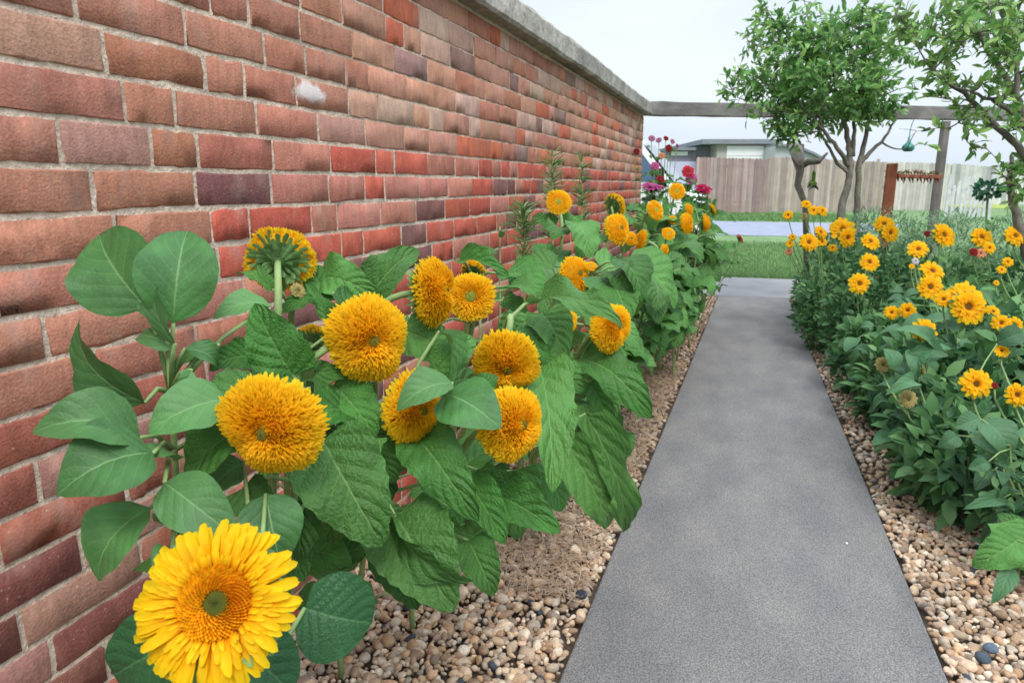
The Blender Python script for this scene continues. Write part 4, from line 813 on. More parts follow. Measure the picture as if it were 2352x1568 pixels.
SP = [
 dict(key='front', root=(-.60, .58), label='nearest sunflower with one wide open yellow flower showing ray petals, bottom left', heads=[(500, 1385, .62, 366, (.05, .42, .9), 'daisy')],
      leaves=[(700, 1395, .82, 850, 1440, .84, 205, 'round', (0, .3, .9), 0), (470, 1440, .75, 268, 1560, .78, 190, 'round', (-.2, .3, .8), 1), (520, 1450, .74, 680, 1580, .76, 170, 'round', (.2, .3, .8), 2), (610, 1135, .86, 640, 1300, .84, 125, 'smooth', (.3, .1, .8)), (690, 1190, .95, 560, 1200, .95, 90, 'smooth', (.1, .4, .8)), (700, 1150, 1.0, 690, 1290, .98, 100, 'heart', (.1, .4, .8)), (560, 1060, .98, 480, 1130, .96, 80, 'smooth', (0, .5, .7))], fill=0),
 dict(key='corner', root=(-.88, .84), label='flowerless sunflower with large smooth leaves against the wall at far left', heads=[], top=at(385, 770, .93),
      leaves=[(338, 708, .95, 236, 533, 1.0, 178, 'smooth', (-.25, .25, .9), 0), (398, 742, .93, 428, 530, .98, 150, 'smooth', (.35, .15, .9), 1), (402, 790, .91, 365, 625, .93, 52, 'smooth', (-.5, .2, .6), 2),
              (332, 925, .90, 182, 736, .92, 118, 'smooth', (-.6, .1, .7), 3), (322, 1005, .86, 72, 1000, .80, 130, 'smooth', (-.1, .6, .7), 4), (352, 1040, .84, 132, 1140, .78, 175, 'smooth', (-.05, .5, .9), 1),
              (520, 915, .90, 338, 990, .86, 120, 'smooth', (.1, .5, .8), 0), (345, 1165, .86, 228, 1335, .84, 150, 'smooth', (-.4, .25, .8), 1), (378, 1108, .84, 545, 1238, .82, 120, 'smooth', (.1, .5, .8), 2),
              (440, 850, .92, 375, 930, .90, 46, 'smooth', (.8, .1, .5), 3), (425, 800, .94, 500, 850, .97, 50, 'smooth', (.2, .6, .5), 4), (335, 690, .93, 350, 735, .92, 34, 'smooth', (0, .3, .9), 5), (395, 1270, .86, 350, 1300, .84, 60, 'smooth', (0, .3, .9), 1),
              (400, 800, .93, 315, 775, .97, 50, 'smooth', (0, .6, .6), 2), (345, 1050, .85, 405, 1060, .9, 80, 'smooth', (0, .6, .6), 5), (505, 790, .97, 400, 875, .99, 40, 'smooth', (0, .6, .6), 0), (620, 700, 1.1, 490, 735, 1.05, 60, 'smooth', (0, .5, .6), 3)], fill=5, fl=(.07, .10), fkind='smooth'),
 dict(key='second', root=(-.86, .98), label='sunflower with a full orange yellow flower just above the nearest open one', heads=[(630, 972, .88, 240, (-.08, -.26, 1), 'dome')],
      leaves=[(742, 1010, .98, 880, 1255, .96, 205, 'heart', (.1, .35, .9), 0), (672, 862, 1.02, 578, 700, 1.0, 140, 'heart', (.1, .2, .9), 1), (910, 1185, 1.08, 1035, 1410, 1.02, 200, 'heart', (.05, .5, .8), 2), (560, 1120, .95, 640, 1220, .93, 100, 'heart', (.1, .4, .8))], fill=10, fl=(.08, .12)),
 dict(key='backhead', root=(-.90, 1.12), label='sunflower whose flower turns its green back to us, high against the wall at left', heads=[(642, 596, 1.22, 152, (-.15, .35, -.9), 'dome', (637, 760, 1.12)), (684, 668, 1.2, 40, (.5, .3, .3), 'faded')],
      leaves=[(625, 665, 1.18, 548, 632, 1.2, 40, 'heart', (0, .6, .5)), (765, 760, 1.2, 700, 650, 1.18, 42, 'heart', (.6, .2, .7))], fill=2, fl=(.06, .09)),
 dict(key='bigdome', root=(-.93, 1.16), label='sunflower with the largest fluffy ball flower, facing right, left of centre', heads=[(842, 775, 1.10, 196, (.55, -.18, 1), 'dome', (712, 850, 1.08))],
      leaves=[(765, 885, 1.12, 870, 1000, 1.10, 135, 'heart', (.1, .4, .8), 3), (690, 880, 1.12, 800, 870, 1.1, 70, 'heart', (0, .6, .7)), (752, 690, 1.25, 715, 610, 1.28, 80, 'heart', (.1, .2, .9)), (735, 640, 1.27, 870, 690, 1.25, 105, 'heart', (.1, .3, .9), 4)], fill=12, fl=(.07, .12)),
 dict(key='behind', root=(-.95, 1.35), label='sunflower half hidden between the back facing flower and the big ball flower', heads=[(715, 785, 1.32, 84, (-.1, .25, -.8), 'domes')], fill=9, fl=(.07, .11)),
 dict(key='side', root=(-.92, 1.45), label='sunflower with a tall flower seen in profile beside the round green centred one', heads=[(985, 670, 1.25, 156, (.98, .05, .26), 'dome')],
      leaves=[(848, 690, 1.3, 965, 575, 1.34, 98, 'heart', (0, .4, .8), 5), (925, 760, 1.28, 1035, 830, 1.3, 110, 'heart', (.2, .3, .9))], fill=9, fl=(.08, .12)),
 dict(key='round', root=(-.84, 1.72), label='sunflower with a round flower facing us and a green centre, in the middle', heads=[(1081, 682, 1.45, 114, (.02, .02, 1), 'flat'), (1088, 622, 1.6, 60, (.1, .5, -.5), 'domes')],
      leaves=[(1055, 600, 1.55, 1172, 640, 1.5, 52, 'heart', (0, .6, .7), 6), (1180, 655, 1.6, 1195, 585, 1.62, 40, 'heart', (.3, .2, .8)), (1155, 690, 1.5, 1215, 720, 1.5, 50, 'heart', (.3, .4, .8))], fill=6, fl=(.08, .12)),
 dict(key='nod', root=(-.84, 1.60), label='sunflower with a nodding ball flower on a pale arched stem, centre', heads=[(1163, 828, 1.25, 156, (.05, -.5, .9), 'dome', (1168, 735, 1.30))],
      leaves=[(1240, 692, 1.40, 1432, 752, 1.25, 95, 'heart', (-.05, .65, .6), 0), (1245, 720, 1.45, 1300, 830, 1.4, 100, 'heart', (.1, .3, .9)), (1235, 760, 1.42, 1215, 860, 1.38, 80, 'heart', (.1, .3, .9))], fill=6, fl=(.08, .12)),
 dict(key='covered', root=(-.86, 1.28), label='sunflower whose flower is partly covered by a twisted pale green leaf', heads=[(945, 938, 1.12, 164, (.70, -.05, .68), 'dome')],
      leaves=[(1040, 880, 1.06, 912, 945, 1.03, 80, 'smooth', (-.2, .5, .7), 1), (1022, 905, 1.08, 1150, 985, 1.02, 125, 'smooth', (.2, .4, .85), 2), (1010, 760, 1.15, 1020, 900, 1.08, 55, 'heart', (.7, .2, .6)), (1003, 850, 1.16, 1090, 775, 1.2, 85, 'heart', (.1, .3, .9), 7), (1090, 905, 1.1, 1140, 860, 1.12, 60, 'heart', (.1, .5, .8)),
              (960, 1010, 1.12, 1092, 1205, 1.05, 135, 'heart', (.1, .35, .9), 4), (905, 1180, 1.06, 1088, 1335, 1.0, 120, 'heart', (-.3, -.35, .9), 5), (1075, 1240, 1.1, 1130, 1370, 1.08, 95, 'heart', (.2, .3, .9)), (1070, 1105, 1.14, 1160, 1250, 1.1, 95, 'heart', (.2, .3, .9), 6), (860, 1010, 1.15, 905, 1110, 1.15, 90, 'heart', (.1, .4, .9)), (900, 1200, 1.14, 960, 1400, 1.10, 130, 'heart', (-.1, .4, .9)), (870, 1090, 1.22, 830, 1240, 1.2, 120, 'heart', (-.1, .4, .9)), (1000, 1200, 1.2, 1010, 1330, 1.16, 110, 'heart', (.2, .4, .9)), (1180, 1080, 1.35, 1190, 1240, 1.3, 120, 'heart', (.1, .4, .9)), (800, 1130, 1.2, 740, 1280, 1.18, 105, 'heart', (-.1, .4, .9))], fill=12, fl=(.08, .12)),
 dict(key='low', root=(-.78, 1.50), label='sunflower with a long full flower facing right just below the nodding one', heads=[(1168, 972, 1.10, 178, (.66, .0, .72), 'dome')],
      leaves=[(1240, 845, 1.35, 1275, 1135, 1.22, 135, 'heart', (.15, .2, 1), 1), (1108, 1130, 1.25, 1285, 1230, 1.18, 125, 'heart', (.1, .55, .8), 2), (1290, 1000, 1.5, 1400, 1205, 1.6, 105, 'heart', (-.1, .4, .9), 3), (1345, 950, 1.52, 1430, 1223, 1.66, 92, 'heart', (.25, .25, .95), 0), (1100, 1080, 1.3, 1130, 1150, 1.26, 70, 'heart', (.1, .4, .8))], fill=8, fl=(.09, .14)),
 dict(key='pair', root=(-.66, 2.05), label='sunflower with two flowers under a long arching leaf at the path side', heads=[(1400, 752, 1.62, 112, (.55, .0, .85), 'dome'), (1296, 735, 1.70, 62, (.2, .2, .9), 'dome')],
      leaves=[(1328, 828, 1.7, 1490, 970, 1.6, 115, 'heart', (.15, .4, .9), 4), (1352, 880, 1.72, 1398, 995, 1.66, 72, 'heart', (.2, .3, .9), 5), (1240, 835, 1.6, 1340, 900, 1.6, 100, 'heart', (.1, .4, .9)), (1270, 760, 1.75, 1240, 840, 1.7, 80, 'heart', (.1, .4, .9))], fill=14, fl=(.09, .15)),
 dict(key='mid', root=(-.72, 2.15), label='sunflower with a flower facing left beside a small unopened yellow bud', heads=[(1320, 630, 2.02, 86, (.55, .1, .8), 'domes'), (1358, 612, 2.0, 30, (.1, .7, .6), 'flats')],
      leaves=[(1255, 600, 2.1, 1225, 560, 2.1, 60, 'heart', (0, .4, .9)), (1390, 660, 2.1, 1430, 620, 2.1, 40, 'heart', (0, .6, .6))], fill=20, fl=(.10, .15)),
 dict(key='tall', root=(-.82, 2.8), label='tall sunflower with a flat green centred flower on a bare stem before the wall', heads=[(1283, 465, 2.7, 60, (.0, .1, 1), 'flats', (1287, 575, 2.7))],
      leaves=[(1275, 520, 2.75, 1222, 500, 2.75, 42, 'heart', (0, .4, .9)), (1290, 510, 2.75, 1350, 520, 2.8, 40, 'heart', (0, .5, .9)), (1260, 590, 2.5, 1235, 650, 2.45, 68, 'smooth', (0, .2, 1)), (1290, 640, 2.5, 1260, 600, 2.5, 60, 'heart', (0, .2, 1))], fill=22, fl=(.10, .15)),
 dict(key='hook', root=(-.82, 3.3), label='sunflower seen from behind on a pale stem near the far end of the wall', heads=[(1412, 472, 3.2, 58, (.6, .3, -.55), 'domes', (1402, 545, 3.2))], fill=16, fl=(.10, .16)),
 dict(key='mound', root=(-.62, 3.0), label='sunflower with a thick domed flower right of the bare stemmed tall one', heads=[(1416, 527, 2.8, 74, (.6, .15, .8), 'domes'), (1447, 548, 3.0, 34, (.3, .1, .8), 'domes')], fill=22, fl=(.10, .16)),
 dict(key='edge', root=(-.55, 3.2), label='sunflower with a thin edge on flower like an orange sliver', heads=[(1473, 551, 2.9, 50, (-.97, .2, .25), 'flats')], fill=20, fl=(.10, .16)),
 dict(key='lowpath', root=(-.50, 2.7), label='leafy sunflower without open flowers beside the path edge', heads=[], top=(-.5, 2.7, .55), fill=30, fl=(.10, .15)),
 dict(key='curl', root=(-.62, 4.0), label='sunflower with a curled crescent shaped flower below the pink zinnias', heads=[(1505, 483, 3.8, 48, (.5, .2, .8), 'flats')], fill=22, fl=(.11, .17)),
 dict(key='topsun', root=(-.55, 4.5), label='small round sunflower topmost at the far end, beside the magenta zinnia', heads=[(1555, 440, 4.2, 40, (.05, .1, 1), 'flats')], fill=18, fl=(.11, .16)),
 dict(key='twins', root=(-.50, 4.4), label='sunflower with two flowers close together in profile at the far end', heads=[(1575, 514, 4.1, 50, (.75, .1, .6), 'domes'), (1581, 482, 4.3, 32, (.8, .2, .5), 'domes'), (1545, 505, 4.2, 22, (.2, .2, .8), 'flats')], fill=22, fl=(.11, .16)),
 dict(key='profile', root=(-.42, 4.7), label='sunflower with a narrow side on flower at the right edge of the far clump', heads=[(1618, 513, 4.3, 44, (.95, .05, .25), 'domes')], fill=22, fl=(.11, .16)),
 dict(key='tilt', root=(-.38, 5.2), label='sunflower with a thin tilted flower and a long leaf pointing over the lawn', heads=[(1637, 481, 4.8, 30, (.9, .4, .1), 'flats')], leaves=[(1640, 495, 4.8, 1690, 512, 4.7, 22, 'heart', (0, .6, .6))], fill=20, fl=(.11, .16)),
 dict(key='deep', root=(-.58, 3.7), label='sunflower with a small flower deep in the leaves below the twin flowers', heads=[(1535, 537, 3.7, 32, (.1, .3, .9), 'flats'), (1526, 573, 3.6, 26, (.6, .1, .7), 'domes')], fill=24, fl=(.10, .16)),
 dict(key='lowest', root=(-.52, 3.45), label='sunflower with a flower mostly covered by leaves low in the far clump', heads=[(1508, 612, 3.3, 26, (.6, .1, .7), 'domes')], fill=26, fl=(.10, .16)),
 dict(key='rear', root=(-.42, 5.6), label='leafy sunflower at the far right corner of the bed by the path crossing', heads=[], top=(-.42, 5.6, .85), fill=46, fl=(.11, .17)),
 dict(key='rear2', root=(-.62, 6.4), label='leafy sunflower standing at the end of the wall below the van', heads=[], top=(-.62, 6.2, .95), fill=44, fl=(.11, .17)),
 dict(key='rear3', root=(-.40, 4.3), label='leafy sunflower with broad hanging leaves above the straw strip', heads=[], top=(-.42, 4.2, .62), fill=30, fl=(.11, .17)),
 dict(key='wallside', root=(-.88, 2.25), label='leafy sunflower pressed to the wall behind the arching leaf', heads=[], top=(-.85, 2.2, .72), fill=18, fl=(.08, .13)),
]
for s in SP:
    for h in s.get('heads', ()): HEADS.append((h[0], h[1], h[2], h[3] / 2))
ZIN = [(1615, 435, 5.0, 40), (1498, 431, 4.6, 52), (1580, 395, 5.2, 30)]
for z in ZIN: HEADS.append((z[0], z[1], z[2], z[3] / 2))
_ = [LEFT_HEADS.setdefault(s['key'], sunflower(**s)) for s in SP]

# plain leafy plant by the wall (pointed leaves in pairs)
def stem_plant(root, top, n, fl, label, kind='lance', name='leafy_plant', cat='plant', group='leafy plants by the wall', ww=None):
    r = empty(name, (root[0], root[1], 0), label, cat, group); sb = MB(); r0 = Vector((root[0], root[1], -.01)); t = Vector(top); pts = bez(r0, r0 + Vector((0, 0, .3)), t - Vector((0, 0, .1)), t, 12); sb.tube(pts, [.006 - .0003 * i for i in range(13)], 6)
    for k in range(n):
        q = pts[int(4 + 8 * k / max(1, n - 1))]; a = k * 2.4 + random.uniform(-.4, .4); o_ = Vector((math.cos(a), math.sin(a), 0)); Ln = random.uniform(*fl) * (1.1 - .4 * k / n); B = q + o_ * .012; T = B + o_ * Ln * .9 + Vector((0, 0, Ln * random.uniform(-.3, .5)))
        if T.x < XW + .03: o_ = -o_; T = B + o_ * Ln
        put_leaf(r, kind, B, T, ww, (0, -.2, 1))
    sb.local(r).obj('stem', M_stem, r, smooth=True); return r
p = at(1148, 520, 2.3); stem_plant((p.x, p.y), p, 12, (.08, .13), 'slim plant with pointed leaf pairs against the wall, left of the ferny weeds')
# ferny weeds
def fern(label, px, ytop, ybot, d):
    t = at(px, ytop, d); m0 = at(px + 4, ybot, d); r = empty('ferny_weed', (m0.x, m0.y, 0), label, 'weed', 'ferny weeds against the brick wall'); b = MB(); r0 = Vector(r.location); pts = bez(r0, Vector((m0.x, m0.y, m0.z * .6)), m0, t, 14)
    b.tube(pts, [.006 - .0003 * i for i in range(15)], 5); b.local(r).obj('stem', M_stem, r); b = MB()
    for k in range(150):
        q = pts[random.randint(8, 14)].lerp(pts[random.randint(9, 13)], random.random() * .5); a = random.random() * 6.28; l_ = random.uniform(.04, .10); o_ = Vector((math.cos(a), math.sin(a), random.uniform(.1, .9))).normalized() * l_
        if (q + o_).x < XW + .02: continue
        b.tube([q, q + o_ * .5 + Vector((0, 0, .004)), q + o_], [.0022, .0026, .0008], 3, random.choice([(.18, .34, .11), (.24, .40, .15)]))
    b.local(r).obj('foliage', M_small, r)
fern('left of the two upright ferny weeds above the bare stemmed sunflower', 1268, 352, 470, 3.4)
fern('right of the two upright ferny weeds against the far wall', 1335, 358, 480, 4.0)
fern('short ferny weed low on the wall at the left end of the far clump', 1202, 470, 545, 2.7)

# ------------------------------------------------------------ zinnias at the far end
ZG = 'zinnias at the far end of the left bed'
def zinnia(root, label, heads, fill=14, fl=(.07, .13), group=ZG):
    r = empty('zinnia_plant', (root[0], root[1], 0), label, 'zinnia', group); sb = MB(); r0 = Vector((root[0], root[1], -.01)); st = []
    for (x, y, d, dia, fc, kind) in heads:
        p = at(x, y, d); face = facing(*fc); put_head(r, kind, p, dia / 2 / F_ * d, face); e = p - face * (dia / 2 / F_ * d) * .3
        pts = bez(r0, r0 + Vector((0, 0, .4 * p.z)), e - Vector((0, 0, .25)), e, 12); sb.tube(pts, [.005 - .0002 * i for i in range(13)], 5); st.append(pts)
    for k in range(fill):
        s = random.choice(st); q = s[random.randint(5, 11)]; a = random.random() * 6.28; o_ = Vector((math.cos(a), math.sin(a), 0)); Ln = random.uniform(*fl); B = q + o_ * .01; T = B + o_ * Ln * .9 + Vector((0, 0, Ln * random.uniform(-.5, .5)))
        if T.x < XW + .03 or blocked(T): continue
        put_leaf(r, 'lance' if random.random() < .6 else 'heart', B, T, None, (0, -.3, 1))
    sb.local(r).obj('stem', M_stem, r, smooth=True)
zinnia((-.45, 5.3), 'zinnia with one magenta flower in front of the pinkish fence', [(1615, 435, 5.0, 40, (.1, .75, .5), 'zmag')], 44)
zinnia((-.70, 5.0), 'zinnia with a flat violet pink flower seen from the side near the wall corner', [(1498, 431, 4.6, 54, (.1, .95, .25), 'zpink')], 50)
zinnia((-.50, 5.6), 'zinnia with two pink flowers one above the other by the van nose', [(1580, 394, 5.2, 30, (0, .1, 1), 'zcoral'), (1588, 411, 5.3, 32, (.3, .2, .9), 'zpink')], 46)
zinnia((-.75, 5.4), 'zinnia with pale pink and dark red flowers in front of the white van', [(1504, 382, 5.2, 24, (0, .5, .8), 'zpink'), (1517, 412, 5.1, 22, (.2, .5, .8), 'zred')], 60)
zinnia((-.72, 6.1), 'tallest zinnia, a loose cluster of small pink and dark red flowers against the sky', [(1497, 318, 5.9, 17, (0, .3, .9), 'zpale'), (1513, 322, 5.9, 16, (-.4, .5, .7), 'zpale'), (1530, 318, 6.0, 14, (.3, .5, .8), 'zred'), (1545, 325, 5.9, 14, (.5, .3, .8), 'zpale'), (1536, 340, 5.9, 18, (.1, .2, 1), 'zred'), (1556, 335, 5.9, 12, (.7, .3, .5), 'zpink'), (1520, 358, 5.9, 16, (0, .2, 1), 'zpeach')], 34, (.04, .08))
zinnia((-.35, 5.6), 'zinnia with a coral pink flower leaning out over the lawn', [(1700, 548, 5.2, 26, (.8, .5, .3), 'zcoral')], 10)
zinnia((-.98, 6.6), 'thin zinnia with a small deep red flower against the end of the wall', [(1462, 348, 6.2, 17, (.3, .1, 1), 'zred')], 5, (.05, .08))

# ------------------------------------------------------------ right bed: bushy plants with golden double flowers
def small_leaves(n, ctr, rad, size, cols, zmin=.02, ratio=.42, flat=.0, keep=None):
    g = rng; u = g.normal(size=(n, 3)); u /= np.linalg.norm(u, axis=1, keepdims=True); P = np.array(ctr) + u * np.array(rad) * (g.uniform(.35, 1, n) ** .45)[:, None]
    cl_ = np.sin(P[:, 0] * 21 + 1) + np.sin(P[:, 1] * 19 + 2) + np.sin(P[:, 2] * 23); P = P[(cl_ > -1.25) & (P[:, 2] > zmin)]; u = (P - np.array(ctr)) / np.array(rad)
    if keep is not None: k = keep(P); P = P[k]; u = u[k]
    n = len(P); d = u + g.normal(0, .8, (n, 3)) + np.array([0, 0, .1]); d /= np.linalg.norm(d, axis=1, keepdims=True); nr = np.array([0, -.3, 1.]) + g.normal(0, .5, (n, 3)); nr -= d * (nr * d).sum(1, keepdims=True); nr /= np.linalg.norm(nr, axis=1, keepdims=True) + 1e-9
    return leaf_batch(P, d, nr, size * g.uniform(.6, 1.3, n), ratio, cols)
def leaf_batch(P, d, nr, ln, ratio, cols):
    n = len(P); s = np.cross(d, nr); L_ = ln[:, None]; W_ = L_ * ratio * .5
    pts = [P, P + d * L_ * .3 - s * W_ * .85 + nr * W_ * .3, P + d * L_ * .33, P + d * L_ * .3 + s * W_ * .85 + nr * W_ * .3, P + d * L_ * .66 - s * W_ * .8 + nr * W_ * .2, P + d * L_ * .68 - nr * L_ * .02, P + d * L_ * .66 + s * W_ * .8 + nr * W_ * .2, P + d * L_ - nr * L_ * .1]
    V = np.stack(pts, 1); b = (np.arange(n) * 8)[:, None]; Fc = np.concatenate([b + np.array([[a, b_, c]]) for a, b_, c in ((0, 2, 1), (0, 3, 2), (1, 2, 5), (1, 5, 4), (2, 3, 6), (2, 6, 5), (4, 5, 7), (5, 6, 7))])
    c = np.array(cols)[rng.integers(0, len(cols), n)] * rng.uniform(.75, 1.2, (n, 1)); return V.reshape(-1, 3), Fc, np.repeat(c, 8, 0)
RC = [(.065, .17, .06), (.095, .22, .075), (.13, .28, .095), (.05, .135, .05), (.17, .33, .12)]
PC = [(.20, .34, .18), (.28, .42, .24), (.15, .28, .13)]
def bush(root, hgt, rad, label, heads, nleaf=900, size=.04, big=0, bigl=(.06, .10), leaves=(), cols=RC, group='bushy golden flowered plants right of the path', cat='flower bush', name='flower_bush', ratio=.52, minx=None):
    r = empty(name, (root[0], root[1], 0), label, cat, group); r0 = Vector((root[0], root[1], -.01)); sb = MB(); st = []
    for h in heads:
        x, y, d, dia, fc, kind = h; face = facing(*fc); p = at(x, y, d); rd = dia / 2 / F_ * d; put_head(r, kind, p, rd, face); e = p - face * rd * .28
        pts = bez(r0 + Vector((random.uniform(-.04, .04), random.uniform(-.04, .04), 0)), r0.lerp(e, .3) + Vector((0, 0, .1)), e - Vector((0, 0, .1)) - face * .03, e, 9); sb.tube(pts, [.0045] * 6 + [.0035] * 4, 5); st.append(pts)
    for k in range(6):
        a = random.random() * 6.28; q = r0 + Vector((math.cos(a) * rad * .6, math.sin(a) * rad * .6, hgt * random.uniform(.6, .95))); pts = bez(r0, r0 + Vector((0, 0, .12)), q - Vector((0, 0, .1)), q, 8); sb.tube(pts, [.005 - .0004 * i for i in range(9)], 5); st.append(pts)
    keep = (lambda P: P[:, 0] > minx) if minx is not None else None
    if nleaf:
        parts = [small_leaves(nleaf, (root[0], root[1], hgt * .5), (rad, rad, hgt * .52), size, cols, ratio=ratio, keep=keep)]
        V, Fc, Cc = joinp(parts); V = V - np.array(r.location); link('foliage', mesh('foliage', V, Fc, M_small, col=Cc, smooth=False), r)
    for lf in leaves:
        B, T = at(lf[0], lf[1], lf[2]), at(lf[3], lf[4], lf[5]); put_leaf(r, lf[7] if len(lf) > 7 else 'roval', B, T, lf[6] / F_ * lf[2], facing(*(lf[8] if len(lf) > 8 else (0, .5, .8))))
        q = min((p for s in st for p in s[2:]), key=lambda p: (p - B).length); sb.tube([q, q.lerp(B, .5) + Vector((0, 0, .01)), B], [.003, .0026, .0022], 5)
    made = tr = 0
    while made < big and tr < big * 10:
        tr += 1; s = random.choice(st); q = s[random.randint(2, len(s) - 2)]; a = random.gauss(-2.4, 1.2); o_ = Vector((math.cos(a), math.sin(a), 0)); Ln = random.uniform(*bigl); B = q + o_ * random.uniform(.02, rad * .5); T = B + o_ * Ln + Vector((0, 0, Ln * random.uniform(-.8, .35)))
        if minx is not None and T.x < minx or T.z < .02 or blocked(T) or blocked(B): continue
        put_leaf(r, 'roval', B, T, None, (-.2, -.4, .9)); sb.tube([q, q.lerp(B, .5) + Vector((0, 0, .008)), B], [.003, .0026, .0022], 4); made += 1
    sb.local(r).obj('stem', M_stem, r, smooth=True); return r
F0 = (-.1, .35, .95)
